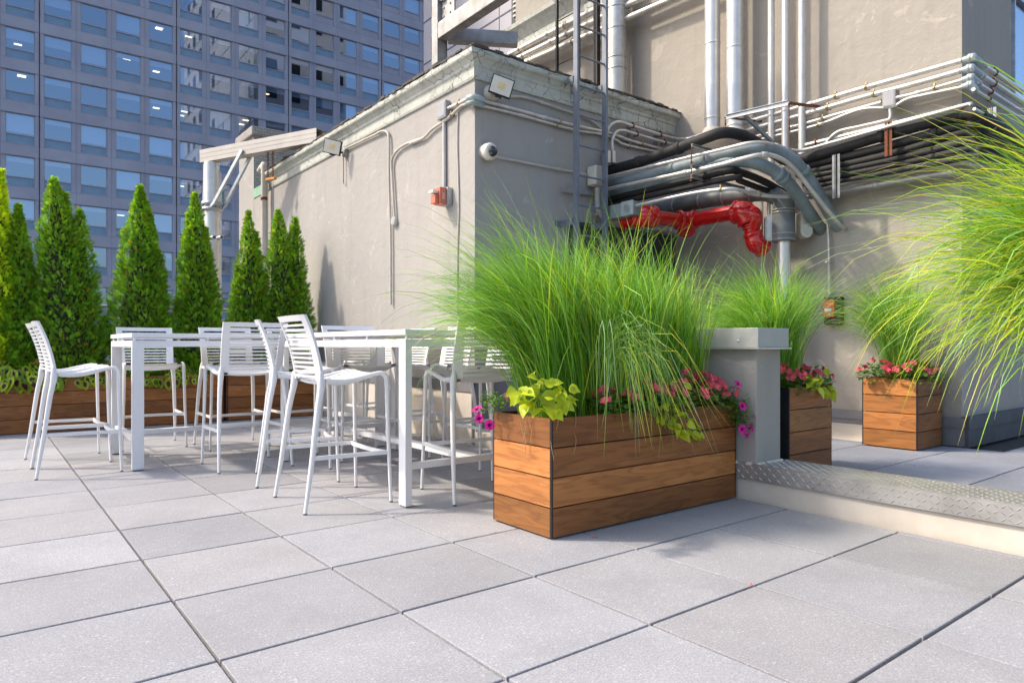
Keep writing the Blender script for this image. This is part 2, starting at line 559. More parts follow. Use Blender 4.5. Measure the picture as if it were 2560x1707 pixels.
def glassmat(name, tint, fac, rough=.02, wob=.004):
    m, t, N, L, B = new_mat(name)
    N.remove(B)
    g = N.new('ShaderNodeBsdfGlossy'); g.inputs[0].default_value = (*tint, 1); g.inputs['Roughness'].default_value = rough
    tr = N.new('ShaderNodeBsdfTransparent'); tr.inputs[0].default_value = (.62, .74, .88, 1)
    ms = N.new('ShaderNodeMixShader'); ms.inputs[0].default_value = fac
    L.new(tr.outputs[0], ms.inputs[1]); L.new(g.outputs[0], ms.inputs[2]); L.new(ms.outputs[0], N['Material Output'].inputs[0])
    tc = N.new('ShaderNodeTexCoord').outputs['Object']
    n = noise(N, L, tc, .45, 2)
    b = N.new('ShaderNodeBump'); b.inputs['Strength'].default_value = .25; b.inputs['Distance'].default_value = wob
    L.new(n.outputs[0], b.inputs['Height']); L.new(b.outputs[0], g.inputs['Normal'])
    return m


def emitmat(name, c, s):
    m, t, N, L, B = new_mat(name)
    B.inputs['Emission Color'].default_value = (*c, 1); B.inputs['Emission Strength'].default_value = s
    B.inputs['Base Color'].default_value = (*c, 1)
    return m


def coleusmat():
    m, t, N, L, B = new_mat('coleus leaf')
    uv = N.new('ShaderNodeUVMap').outputs[0]
    sp = N.new('ShaderNodeSeparateXYZ'); L.new(uv, sp.inputs[0])
    n = noise(N, L, uv, 7, 4)
    ad = N.new('ShaderNodeMath'); ad.operation = 'MULTIPLY_ADD'; ad.inputs[1].default_value = .5; L.new(n.outputs[0], ad.inputs[0]); L.new(sp.outputs[0], ad.inputs[2])
    col = ramp(N, L, ad.outputs[0], [(.74, (.13, .012, .035)), (.82, (.42, .56, .02))]).outputs[0]
    a = N.new('ShaderNodeVertexColor'); a.layer_name = 'tone'
    col = mix(N, L, 1.0, col, a.outputs[0], 'MULTIPLY')
    L.new(col, B.inputs['Base Color']); B.inputs['Roughness'].default_value = .5
    tr = N.new('ShaderNodeBsdfTranslucent'); L.new(col, tr.inputs[0])
    ms = N.new('ShaderNodeMixShader'); ms.inputs[0].default_value = .3
    L.new(B.outputs[0], ms.inputs[1]); L.new(tr.outputs[0], ms.inputs[2]); L.new(ms.outputs[0], N['Material Output'].inputs[0])
    return m


M['brick'] = brickmat()
M['glass'] = glassmat('office glass', (.46, .58, .73), .48)
M['glass2'] = glassmat('tower window glass', (.75, .86, 1.0), .6, .15, .02)
M['lamp'] = emitmat('lit office ceiling panel', (1.0, .74, .42), 2.2)
M['coleus'] = coleusmat()

# ================================================================== SETTING
def pavers(name, xs, ys, z, mat, th=.05, gap=.0058, ch=.0022, seed=1):
    rg = random.Random(seed)
    mb = MB()
    for i in range(len(xs) - 1):
        for j in range(len(ys) - 1):
            x0, x1, y0, y1 = xs[i] + gap, xs[i + 1] - gap, ys[j] + gap, ys[j + 1] - gap
            g = rg.uniform(.90, 1.07); wv = rg.uniform(-.016, .018)
            col = (g * (1 + wv), g, g * (1 - wv))
            if rg.random() < .2: col = tuple(c * .9 for c in col)
            dz = [z + rg.uniform(-.0012, .0012)] * 4
            tl = rg.uniform(-.0012, .0012); dz = [dz[0] + tl, dz[1] - tl, dz[2] + tl * .5, dz[3]]
            V = [(x0, y0, z - th), (x1, y0, z - th), (x1, y1, z - th), (x0, y1, z - th),
                 (x0, y0, dz[0] - ch), (x1, y0, dz[1] - ch), (x1, y1, dz[2] - ch), (x0, y1, dz[3] - ch),
                 (x0 + ch, y0 + ch, dz[0]), (x1 - ch, y0 + ch, dz[1]), (x1 - ch, y1 - ch, dz[2]), (x0 + ch, y1 - ch, dz[3])]
            F = [(8, 9, 10, 11)]
            for k in range(4):
                k2 = (k + 1) % 4
                F += [(k, k2, 4 + k2, 4 + k), (4 + k, 4 + k2, 8 + k2, 8 + k)]
            mb.add(V, F, 0, None, col)
    o = mb.build(name, mat, origin=(0, 0, z))
    return tag(o, kind='structure')


xs = [GX0 + TS * k for k in range(-10, 5)] + [3.675]
ys = [GY0 + TS * k for k in range(-6, 17)]
pavers('terrace_floor', xs, ys, 0.0, M['paver'])
mb = MB(); mb.box((-6, -3, -.30), (3.675, 12.0, -.035)); tag(mb.build('terrace_slab', M['joint'], origin=(0, 0, -.3)), kind='structure')
xs = [4.012, 4.7, 5.31] + [5.31 + TS * k for k in range(1, 14)]
ys = [2.23 + TS * k for k in range(-9, 6)] + [5.33]
xs2 = [4.012, 4.70, 5.31, 5.92, 6.529]
pavers('walkway_floor', xs2, ys, FZ, M['pave2'], seed=5)
ysb = [y for y in ys if y < 1.7] + [1.95]
pavers('walkway_floor', [6.529 + TS * k for k in range(0, 10)], ysb, FZ - .001, M['pave2'], seed=6)
mb = MB(); mb.box((3.72, -3.4, -.30), (12.0, 5.34, FZ - .03)); tag(mb.build('walkway_slab', M['joint'], origin=(0, 0, -.3)), kind='structure')
mb = MB(); mb.box((-400, -300, -62), (500, 400, -60)); tag(mb.build('street', M['street']), kind='structure')
# sloped cream cant strip at the foot of the tower
mb = MB()
V = [(6.20, 5.34, FZ + .002), (6.20, 2.60, FZ + .002), (6.57, 2.60, FZ + .11), (6.57, 5.34, FZ + .11), (12, 1.95, FZ + .002), (12, 2.24, FZ + .02)]
mb.add(V[:4], [(0, 1, 2, 3)])
tag(mb.build('walkway_cant_strip', M['curb'], origin=(6.3, 3, FZ)), kind='structure')

# ------------------------------------------------------------------ curb with diamond plate
curb = thing('threshold_curb', 'cream painted curb topped with silver diamond plate beside the walkway', 'curb', (AX, 1.0, 0))
mb = MB(); mb.box((AX, -3.4, -.28), (4.005, AY - .005, .122))
mb.build('curb_face', M['curb'], curb, bevel=.004)
mb = MB()
PX0 = AX - .018
PY0 = 2.363
mb.box((PX0, -3.4, .126), (PX0 + .004, 2.60, .219))
mb.box((PX0, -3.4, .2195), (4.010, PY0 - .002, .2235)); mb.box((PX0, PY0 - .001, .2195), (AX - .008, 2.60, .2235))
mb.box((3.99, -3.4, .05), (4.0095, PY0 - .01, .2190)); mb.box((AX + .002, -3.4, .1230), (3.989, PY0 - .003, .2190))
# lugs
def lug(mb, c, t, n, s, L=.030, Wd=.0065, H=.0030):
    t = t.normalized(); b = n.cross(t)
    P = [c - t * L / 2, c - t * L * .2 + b * Wd / 2, c + t * L * .2 + b * Wd / 2, c + t * L / 2, c + t * L * .2 - b * Wd / 2, c - t * L * .2 - b * Wd / 2,
         c - t * L * .22 + n * H, c + t * L * .22 + n * H]
    F = [(0, 6, 1), (1, 6, 7, 2), (2, 7, 3), (3, 7, 4), (4, 7, 6, 5), (5, 6, 0)]
    mb.add(P, [tuple(reversed(f)) for f in F], 0, None, (1, 1, 1), False)
st = .030
for i in range(int(4.2 / st)):
    y = -1.6 + i * st
    for j in range(3):
        z = .142 + j * st
        sg = 1 if (i + j) % 2 else -1
        lug(mb, Vector((PX0, y, z)), Vector((0, 1, sg * .9)), Vector((-1, 0, 0)), sg)
    for j in range(10):
        x = PX0 + .018 + j * st
        sg = 1 if (i + j) % 2 else -1
        lug(mb, Vector((x, y, .2235)), Vector((sg * .9, 1, 0)), Vector((0, 0, 1)), sg)
mb.build('diamond_plate', M['plate'], curb)

# ------------------------------------------------------------------ parapet pier with metal cap
PY0 = 2.363
pier = thing('parapet_wall', 'short grey stucco parapet pier with folded metal cap on the curb', 'parapet', (3.83, 3.3, .22))
mb = MB(); mb.box((AX - .006, PY0, .123), (3.955, 4.35, .93)); mb.build('wall', M['stucco'], pier, bevel=.008)
mb = MB()
mb.box((AX - .045, PY0 - .035, .925), (3.99, 4.39, 1.043))
mb.build('metal_cap', M['capm'], pier, bevel=.003)
mb = MB()
mb.box((AX - .058, PY0 - .048, .915), (4.003, 4.40, .924)); mb.box((AX - .058, 4.40, .916), (4.002, 4.402, .926))
mb.lathe((AX - .046, PY0 + .10, .965), (-1, 0, 0), [(0, .007), (.003, .007), (.005, .003)], 10)
mb.build('drip_edge', M['alu'], pier)
mb = MB()
rg = random.Random(3)
for k in range(34):
    a = rg.random()
    x = AX - .012 + rg.uniform(-.004, .008); y = PY0 + a * .9
    if k % 2: x = AX + rg.random() * .26; y = PY0 - .006
    mb.lathe((x, y, .214), (0, 0, 1), [(0, .022 * rg.uniform(.5, 1.2)), (.010, .016), (.018, .004)], 7)
mb.build('mortar_fillet', M['curb'], pier)

# ------------------------------------------------------------------ annex (low block)
annex = thing('stucco_annex', 'low grey stucco roof building with peeling cream cornice behind the white tables', 'building', (AX, AY, 0))
mb = MB(); mb.box((AX, AY, .49), (TX - .002, 11.15, 3.60)); mb.box((AX + .02, AY + .012, -.2), (TX - .002, 11.15, .489))
mb.build('wall', M['stucco'], annex)
mb = MB(); mb.box((AX - .004, AY + .05, -.2), (AX + .019, 11.15, .492)); mb.build('cream_base', M['curb'], annex)
mb = MB(); mb.box((AX - .014, AY - .012, .4935), (AX - .0005, 11.15, .60)); mb.box((AX - .014, AY - .012, .16), (TX, AY - .0005, .60))
mb.build('base_flashing', M['flash'], annex)
# cornice profile swept round the corner
prof = [(.0, 3.455), (.018, 3.455), (.026, 3.475), (.030, 3.56), (.045, 3.575), (.048, 3.60), (.075, 3.63), (.105, 3.645), (.112, 3.66), (.112, 3.70), (.02, 3.72)]
mb = MB()
def swept(mb, prof, corners, m=0, jit=0, nseg=1, sd=2):
    """corners: list of (point xy, outward xy) ; profile offset along outward"""
    rg = random.Random(sd)
    rings = []
    for (px, py), (ox, oy) in corners:
        rings.append([(px + ox * a, py + oy * a, z) for a, z in prof])
    pts = []
    for i in range(len(rings) - 1):
        for s in range(nseg):
            t = s / nseg
            ring = []
            for k, (a, b) in enumerate(zip(rings[i], rings[i + 1])):
                j = (rg.uniform(-jit, jit) if (jit and s > 0 and k >= len(prof) - 3) else 0)
                ring.append((a[0] + (b[0] - a[0]) * t, a[1] + (b[1] - a[1]) * t, a[2] + (b[2] - a[2]) * t + j))
            pts.append(ring)
    pts.append(rings[-1])
    n = len(prof)
    V = [p for r in pts for p in r]
    F = [(i * n + k, (i + 1) * n + k, (i + 1) * n + k + 1, i * n + k + 1) for i in range(len(pts) - 1) for k in range(n - 1)]
    mb.add(V, F, m)
corners = [((AX, 11.2), (-1, 0)), ((AX, AY), (-1, -1)), ((TX, AY), (0, -1))]
swept(mb, prof, corners, 0, .006, 60)
mb.add([(TX - .001, AY, 3.455)] + [(TX - .001, AY - a, z) for a, z in prof] + [(TX - .001, AY, 3.72)], [tuple(range(len(prof) + 2))])
mb.build('cornice', M['cornice'], annex)
# torn tar edge on top
mb = MB()
rg = random.Random(11)
def edge_run(p0, p1, out, n):
    for i in range(n):
        a = p0.lerp(p1, i / n); b = p0.lerp(p1, (i + 1.15) / n)
        h = rg.uniform(.006, .03); o1 = rg.uniform(.112, .128)
        up = rg.uniform(-.004, .012)
        V = [a + out * .02, b + out * .02, b + out * o1, a + out * o1]
        V = [Vector(v) + Vector((0, 0, .701 + 3.0 + up)) for v in V]
        top = [v + Vector((0, 0, h)) for v in V]
        mb.add(V + top, [(0, 1, 2, 3), (4, 7, 6, 5), (0, 4, 5, 1), (1, 5, 6, 2), (2, 6, 7, 3), (3, 7, 4, 0)])
edge_run(Vector((AX, 11.2, 0)), Vector((AX, AY - .1, 0)), Vector((-1, 0, 0)), 70)
edge_run(Vector((AX - .1, AY, 0)), Vector((TX, AY, 0)), Vector((0, -1, 0)), 36)
mb.box((AX + .0, AY + .0, 3.605), (TX - .003, 11.15, 3.70))
mb.build('roof_membrane', M['tar'], annex)
# door
dl = onY(1500, 600, AY); dr = onY(1690, 600, AY)
dx0, dx1 = 4.95, dr.x
dtop = onY(*r4(905, 1010), AY).z
mb = MB(); mb.box((dx0, AY - .035, .17), (dx1 - .05, AY - .004, dtop - .05)); dleaf = mb.build('door', M['door'], annex, bevel=.004)
mb = MB()
mb.box((dx0 - .05, AY - .05, .17), (dx0 - .001, AY - .003, dtop)); mb.box((dx1 - .049, AY - .05, .17), (dx1, AY - .003, dtop)); mb.box((dx0 - .0005, AY - .05, dtop - .049), (dx1 - .0495, AY - .003, dtop))
mb.build('door_frame', M['door'], dleaf)
mb = MB()
for z in (.5, 1.2, dtop - .25):
    mb = MB(); mb.lathe((dx1 - .05, AY - .055, z - .055), (0, 0, 1), [(0, .011), (.11, .011)], 10); mb.build('hinge', M['galvd'], dleaf)
mb = MB(); mb.lathe((dx0 + .08, AY - .035, 1.0), (0, -1, 0), [(0, .028), (.012, .028), (.014, .012), (.045, .012), (.05, .026), (.07, .024), (.074, .01)], 14)
mb.build('handle', M['galv'], dleaf)

# ------------------------------------------------------------------ tower
tower = thing('stucco_tower', 'tall tan stucco bulkhead tower carrying the silver ducts and pipes', 'building', (TX, TY, FZ))
TZ = 6.4
FARY = 8.42
mb = MB()
wx0, wx1, wz0, wz1 = 7.82, 9.2, 3.35, 5.6
mb.box((TX, TY, FZ + .05), (wx0, FARY, TZ)); mb.box((wx0, TY, FZ + .05), (wx1, TY + .35, wz0)); mb.box((wx0, TY, wz1), (wx1, TY + .35, TZ)); mb.box((wx1, TY, FZ + .05), (12.5, TY + .35, TZ))
mb.build('wall', M['stucco_t'], tower)
mb = MB()
mb.box((TX - .03, TY - .03, FZ + .0), (TX - .0005, AY - .013, FZ + .24)); mb.box((TX - .04, TY - .04, FZ + .16), (TX - .0305, AY - .013, FZ + .245))
mb.build('base_flashing', M['flash'], tower)
mb = MB()
mb.box((TX - .0295, TY - .06, FZ - .002), (12.5, TY - .0005, FZ + .25)); mb.box((TX - .05, TY - .075, FZ + .15), (12.5, TY - .0605, FZ + .26))
mb.build('dark_base_flashing', M['dark_flash'], tower)
mb = MB()
cz = onX(*r2(700, 180), TX).z
tprof = [(0, 5.46), (.03, 5.46), (.035, 5.62), (.06, 5.66), (.12, 5.74), (.16, 5.78), (.17, 5.84), (.0, 5.87)]
swept(mb, tprof, [((11, FARY), (0, 1)), ((TX, FARY), (-1, 1)), ((TX, 5.4), (-1, 0))], 0, 0, 1)
mb.build('cornice', M['cornice'], tower)
wn = thing('window', None, None, (wx0, TY, wz0)); wn.parent = tower; wn.location = (wx0 - TX, 0, wz0 - FZ)
mb = MB()
for a, b in (((wx0, TY + .03, wz0), (wx1, TY + .09, wz0 + .05)), ((wx0, TY + .03, wz1 - .05), (wx1, TY + .09, wz1)), ((wx0, TY + .03, wz0 + .051), (wx0 + .05, TY + .09, wz1 - .051)),
             ((wx0 + .051, TY + .02, 4.36), (wx1, TY + .10, 4.44)), ((wx0 + .22, TY + .035, wz0 + .051), (wx0 + .25, TY + .085, 4.359)), ((wx0 + .48, TY + .035, 4.441), (wx0 + .51, TY + .085, wz1 - .051)), ((wx0 + .85, TY + .035, wz0 + .051), (wx0 + .88, TY + .085, 4.359))):
    mb.box(a, b)
mb.lathe((wx0 + .30, TY + .02, 4.40), (1, 0, 0), [(0, .012), (.10, .012)], 8)
wf = mb.build('frame', M['galv'], wn)
mb = MB(); mb.box((wx0, TY + .055, wz0), (wx1, TY + .060, wz1)); mb.build('pane', M['glass2'], wn)
mb = MB(); mb.box((wx0, TY + .30, wz0), (wx1, TY + .31, wz1)); mb.build('backing', M['blind'], wn)
# louvred plant box on the tower roof
lb = thing('roof_louver_box', 'black louvred equipment box standing on the tower roof', 'vent box', (8.0, 8.2, 5.9))
mb = MB(); mb.box((7.2, 6.6, 6.41), (8.8, 9.3, 7.6)); mb.build('casing', M['black'], lb)
mb = MB()
for k in range(14): mb.box((7.15, 6.7, 6.5 + k * .08), (7.199, 9.2, 6.53 + k * .08))
mb.build('louver', M['galvd'], lb)

# ------------------------------------------------------------------ chimney / end wall and pilaster
ch = thing('brick_chimney', 'whitewashed brick chimney wall rising behind the far end of the annex', 'chimney', (3.72, 12.0, 0))
zt = onX(629, 322, 3.72).z
mb = MB(); mb.box((3.72, 12.0, -1), (6.3, 12.85, zt - .16)); mb.build('wall', M['brick'], ch)
mb = MB(); mb.box((3.66, 11.93, zt - .159), (6.36, 12.92, zt)); mb.build('coping', M['brick'], ch, bevel=.03)
mb = MB(); mb.box((3.712, 12.002, -1), (3.7195, 12.848, zt - .161)); mb.build('render_coat', M['stucco'], ch)
pil = thing('wall_pilaster', 'narrow beige pilaster with mint flashing beside the rusty standpipe', 'pilaster', (3.9, 11.6, 0))
zt2 = onX(640, 495, 3.72).z
mb = MB(); mb.box((3.712, 11.16, -.2), (4.6, 11.99, zt2)); mb.build('wall', M['stucco'], pil)
mb = MB(); mb.box((3.70, 11.15, zt2 + .001), (4.61, 11.985, zt2 + .16)); mb.build('mint_flashing', M['mint'], pil)

# ------------------------------------------------------------------ pale neighbour
pale = thing('pale_apartment_building', 'pale pink limestone building with narrow green windows behind the steel frame', 'building', (30, 50, -60))
mb = MB()
mb.box((30, 10, -60), (43.6, 51, 62)); mb.build('wall', M['pale'], pale)
mb = MB()
z = HC + (864.3 - 59) / FP * 58.7
for k in range(-3, 12):
    mb.box((29.97, 0, z + 3.56 * k - .05), (29.999, 51, z + 3.56 * k + .05))
for y in (47.5, 40.2, 33, 25.8): mb.box((29.98, y - .03, 0), (29.996, y + .03, 62))
mb.build('panel_joint', M['palej'], pale)
for y in (49.2, 36.2, 43.0, 29.5, 23):
    for k in range(-1, 8):
        zb = HC + (864.3 - 135) / FP * 57 + 3.56 * k
        if y < 37 and y > 36: zb = HC + (864.3 - 53) / FP * 47.3 + 3.56 * (k - 3)
        if y not in (49.2, 36.2): continue
        mb = MB(); mb.box((29.93, y - .55, zb), (29.999, y + .55, zb + 1.75)); w1 = mb.build('window', M['curb'], pale)
        mb = MB(); mb.box((29.90, y - .42, zb + .1), (29.929, y + .42, zb + 1.65)); mb.build('pane', M['greeng'], w1)

# ------------------------------------------------------------------ office tower (left)
OY = 73.8
J0, BAY, FL, Z0 = 4.2, 11.16, 3.71, 28.64
OFFS = [(.33, 2.44), (3.11, 5.24), (5.93, 8.02), (8.73, 10.84)]
off = thing('office_tower', 'blue grey concrete office tower with rows of reflective windows behind the evergreens', 'building', (20, OY, -60))
wins = []
ztops = [Z0 + FL * k for k in range(-10, 7)]
mb = MB()
XL, XR = -29.3, 60
# spandrels
zs = sorted(ztops)
for i, zt_ in enumerate(zs):
    zb_ = zt_ - 2.65
    z_lo = zs[i - 1] if i > 0 else -60
    mb.box((XL, OY, z_lo), (XR, OY + .5, zb_))
mb.box((XL, OY, zs[-1]), (XR, OY + .5, 75))
# piers
for b in range(-3, 5):
    x0 = J0 + BAY * b
    edges = [0] + [e for o_ in OFFS for e in o_] + [BAY]
    for k in range(0, len(edges), 2):
        pw = (edges[k], edges[k + 1])
        for i, zt_ in enumerate(zs):
            inn = k not in (0, 8)
            mb.box((x0 + pw[0] + (.03 if k == 0 else 0), OY + (.10 if inn else .03), zt_ - 2.65 + .0), (x0 + pw[1] - (.03 if k == 8 else 0), OY + .5, zt_))
mb.build('wall', M['offc'], off)
mb = MB()
for b in range(-3, 6):
    x0 = J0 + BAY * b
    mb.box((x0 - .035, OY - .008, -60), (x0 + .035, OY + .45, 75))
mb.build('panel_joint', M['offd'], off)
mb = MB()
for zt_ in zs:
    mb.box((XL, OY - .004, zt_ - 2.70), (XR, OY - .001, zt_ - 2.66)); mb.box((XL, OY - .004, zt_ + .02), (XR, OY - .001, zt_ + .05))
for b in range(-3, 5):
    for e in (2.775, 5.585, 8.375):
        x = J0 + BAY * b + e
        mb.box((x - .02, OY - .003, -60), (x + .02, OY - .0005, 75))
mb.build('panel_joint', M['offj'], off)
mb = MB()
for zt_ in zs: mb.box((XL, OY + .55, zt_ + .25), (XR, OY + 9, zt_ + .6))
mb.box((XL, OY + 8.5, -60), (XR, OY + 9, 75)); mb.box((XL, OY + .5, -60), (XL + .3, OY + 9, 75)); mb.box((XR - .3, OY + .5, -60), (XR, OY + 9, 75))
mb.build('interior', M['dark_in'], off)

def proj(p):
    d = p[0] * SY + p[1] * CY; r = p[0] * CY - p[1] * SY
    return CX + FP * r / d, HY - FP * (p[2] - HC) / d

W0 = 2.11
def win_mesh():
    f = MB()
    w, h = W0, 2.65
    f.box((0, 0, -h), (.06, .09, 0), 0); f.box((w - .06, 0, -h), (w, .09, 0), 0); f.box((.061, 0, -.06), (w - .061, .09, 0), 0)
    f.box((.061, -.02, -1.86), (w - .061, .09, -1.77), 0); f.box((.061, 0, -h), (w - .061, .09, -h + .07), 0)
    f.box((.061, .05, -h + .071), (w - .061, .07, -1.861), 1)
    return f
fm = win_mesh()
proto_w = None; proto_g = None; blinds = {}; lamps = {}
rg = random.Random(21)
cells = []; hidden_cells = []
for b in range(-3, 5):
    for (a0, a1) in OFFS:
        for zt_ in zs:
            x = J0 + BAY * b + a0
            q = proj((x + (a1 - a0), OY, zt_ - 2.65)); q0 = proj((x, OY, zt_))
            cell = (x, a1 - a0, zt_, q0)
            hidden_cells.append(cell)
            if q[0] < -2 or q0[0] > 1075 or q[1] < -6: continue
            # wholly hidden behind annex, planters or hedge
            if q0[1] > 850 and q[0] < 700: continue
            if q[0] > 640:
                cl = 472 - (q[0] - 675) * .53
                if q0[1] > cl + 40: continue
            cells.append(cell); hidden_cells.pop()
cells.sort(key=lambda c: (c[0] ** 2 + c[2] ** 2))
nvis = min(100, len(cells)); cells = cells + hidden_cells
rest = MB(); restg = MB()
for n, (x, wd, zt_, q0) in enumerate(cells):
    y = OY + .16
    lit = rg.random() < .26 and zt_ > 12
    kind = rg.choice([.0, .45, .45, .55, .95, 1.6, .5, 1.77])
    if n >= nvis:
        for fc, mi in ((f_, m_) for f_, m_ in zip(fm.f, fm.m)): pass
        rest.add([(v[0] + x, v[1] + y, v[2] + zt_) for v in fm.v], fm.f, 0)
        rest.add([(x, y + .04, zt_ - 1.78), (x + wd, y + .04, zt_ - 1.78), (x + wd, y + .04, zt_), (x, y + .04, zt_)], [(0, 1, 2, 3)], 2)
        if kind: rest.add([(x, y + .2, zt_ - kind), (x + wd, y + .2, zt_ - kind), (x + wd, y + .2, zt_), (x, y + .2, zt_)], [(0, 1, 2, 3)], 3)
        continue
    if proto_w is None:
        m1 = MB(); m1.v = [(v[0] + x, v[1] + y, v[2] + zt_) for v in fm.v]; m1.f = fm.f; m1.m = fm.m; m1.uv = fm.uv; m1.c = fm.c; m1.sm = fm.sm
        proto_w = m1.build('window', [M['offc'], M['offp']], off)
        px_, pz_ = x, zt_
        m2 = MB(); m2.add([(x, y + .04, zt_ - 1.78), (x + wd, y + .04, zt_ - 1.78), (x + wd, y + .04, zt_), (x, y + .04, zt_)], [(0, 1, 2, 3)])
        proto_g = m2.build('pane', M['glass'], off)
        gd = proto_g.data; wdt = proto_w.data
        bpy.data.objects.remove(proto_g)
        wo = proto_w
    else:
        wo = bpy.data.objects.new('window', wdt); C.objects.link(wo); wo.parent = off
        wo.location = (x - px_, 0, zt_ - pz_)
    # pane
    go = bpy.data.objects.new('pane', gd); C.objects.link(go); go.parent = wo
    go.rotation_euler = (0, 0, 0)
    if kind:
        if kind not in blinds:
            m3 = MB(); m3.add([(px_ + .06, OY + .36, pz_ - kind), (px_ + W0 - .06, OY + .36, pz_ - kind), (px_ + W0 - .06, OY + .36, pz_), (px_ + .06, OY + .36, pz_)], [(0, 1, 2, 3)])
            bo = m3.build('blind', M['blind'], off); blinds[kind] = bo.data; bpy.data.objects.remove(bo)
        bo = bpy.data.objects.new('blind', blinds[kind]); C.objects.link(bo); bo.parent = wo
    if lit and kind < 1.2:
        lk = rg.choice([0, 1, 2])
        if lk not in lamps:
            m4 = MB()
            zc = pz_ + .2
            if lk == 0:
                for k in range(3): m4.box((px_ + .75, OY + 1.4 + k * 1.5, zc - .03), (px_ + 1.35, OY + 1.75 + k * 1.5, zc))
            elif lk == 1:
                for k in range(2): m4.box((px_ + 1.0, OY + 1.8 + k * 1.7, zc - .03), (px_ + 1.6, OY + 2.2 + k * 1.7, zc))
            else:
                m4.box((px_ + .9, OY + 1.6, zc - .03), (px_ + 1.55, OY + 2.2, zc))
            lo_ = m4.build('ceiling_light', M['lamp'], off); lamps[lk] = lo_.data; bpy.data.objects.remove(lo_)
        lo_ = bpy.data.objects.new('ceiling_light', lamps[lk]); C.objects.link(lo_); lo_.parent = wo
if len(rest.f):
    tag(rest.build('window_band', [M['offc'], M['offp'], M['glass'], M['blind']], off), kind='stuff')

# windows of the pale building on the sides seen only in the office glass
mb = MB()
for k in range(-12, 17):
    z = HC + (864.3 - 135) / FP * 57 + 3.56 * k
    for q in range(4): mb.box((31.6 + q * 3.3, 51.001, z), (33.2 + q * 3.3, 51.06, z + 1.85))
    for q in range(5): mb.box((29.94, 13.0 + q * 4.1, z), (29.999, 14.6 + q * 4.1, z + 1.85))
tag(mb.build('window_band', M['tand'], pale), kind='stuff')

# ================================================================== FURNITURE
# ---- bar tables
def table(x0, y0, x1, y1, long_x, label):
    t = thing('bar_table', label, 'table', ((x0 + x1) / 2, (y0 + y1) / 2, 0), 0, 'white bar tables')
    lx, ly = (.080, .042) if long_x else (.042, .080)
    H = 1.03
    m = MB(); m.box((x0 - .003, y0 - .003, H - .032), (x1 + .003, y1 + .003, H)); m.build('tabletop', M['whitet'], t, bevel=.003)
    m = MB()
    zt, zb = H - .056, H - .102
    m.box((x0 + lx, y0 + .001, zb), (x1 - lx, y0 + .038, zt)); m.box((x0 + lx, y1 - .038, zb), (x1 - lx, y1 - .001, zt))
    m.box((x0 + .001, y0 + ly, zb), (x0 + .038, y1 - ly, zt)); m.box((x1 - .038, y0 + ly, zb), (x1 - .001, y1 - ly, zt))
    m.build('apron', M['whitet'], t)
    m = MB()
    nx = 4 if long_x else 2; ny = 2 if long_x else 4
    for i in range(nx + 1):
        for j in range(ny + 1):
            if 0 < i < nx and 0 < j < ny: continue
            x = x0 + .02 + (x1 - x0 - .04) * i / nx; y = y0 + .02 + (y1 - y0 - .04) * j / ny
            m.lathe((x, y, H - .056), (0, 0, 1), [(0, .010), (.0245, .010)], 10)
    o = m.build('standoff', M['whitet'], t); o['kind'] = 'stuff'
    for x, y in ((x0, y0), (x1 - lx, y0), (x0, y1 - ly), (x1 - lx, y1 - ly)):
        m = MB(); m.box((x, y, .010), (x + lx, y + ly, zt + .0005)); l = m.build('leg', M['whitet'], t, bevel=.002)
        m = MB(); m.box((x + .005, y + .005, 0), (x + lx - .005, y + ly - .005, .0095)); m.build('foot_pad', M['foot'], l)
    zs_, ze = .215, .253
    if long_x:
        for x in (x0 + .02, x1 - .058):
            m = MB(); m.box((x, y0 + ly, zs_), (x + .038, y1 - ly, ze)); m.build('stretcher', M['whitet'], t)
        m = MB(); m.box((x0 + .059, (y0 + y1) / 2 - .035, zs_ + .002), (x1 - .059, (y0 + y1) / 2 + .035, ze - .002)); m.build('stretcher', M['whitet'], t)
    else:
        for y in (y0 + .02, y1 - .058):
            m = MB(); m.box((x0 + lx, y, zs_), (x1 - lx, y + .038, ze)); m.build('stretcher', M['whitet'], t)
        m = MB(); m.box(((x0 + x1) / 2 - .04, y0 + .059, zs_ + .002), ((x0 + x1) / 2 + .04, y1 - .059, ze - .002)); m.build('stretcher', M['whitet'], t)
    return t

table(.897, 5.765, 2.98, 6.80, True, 'long white bar table set along the timber planters, behind the other table')
table(1.935, 3.495, 2.98, 5.57, False, 'long white bar table nearest the grass planter, its end towards the viewer')

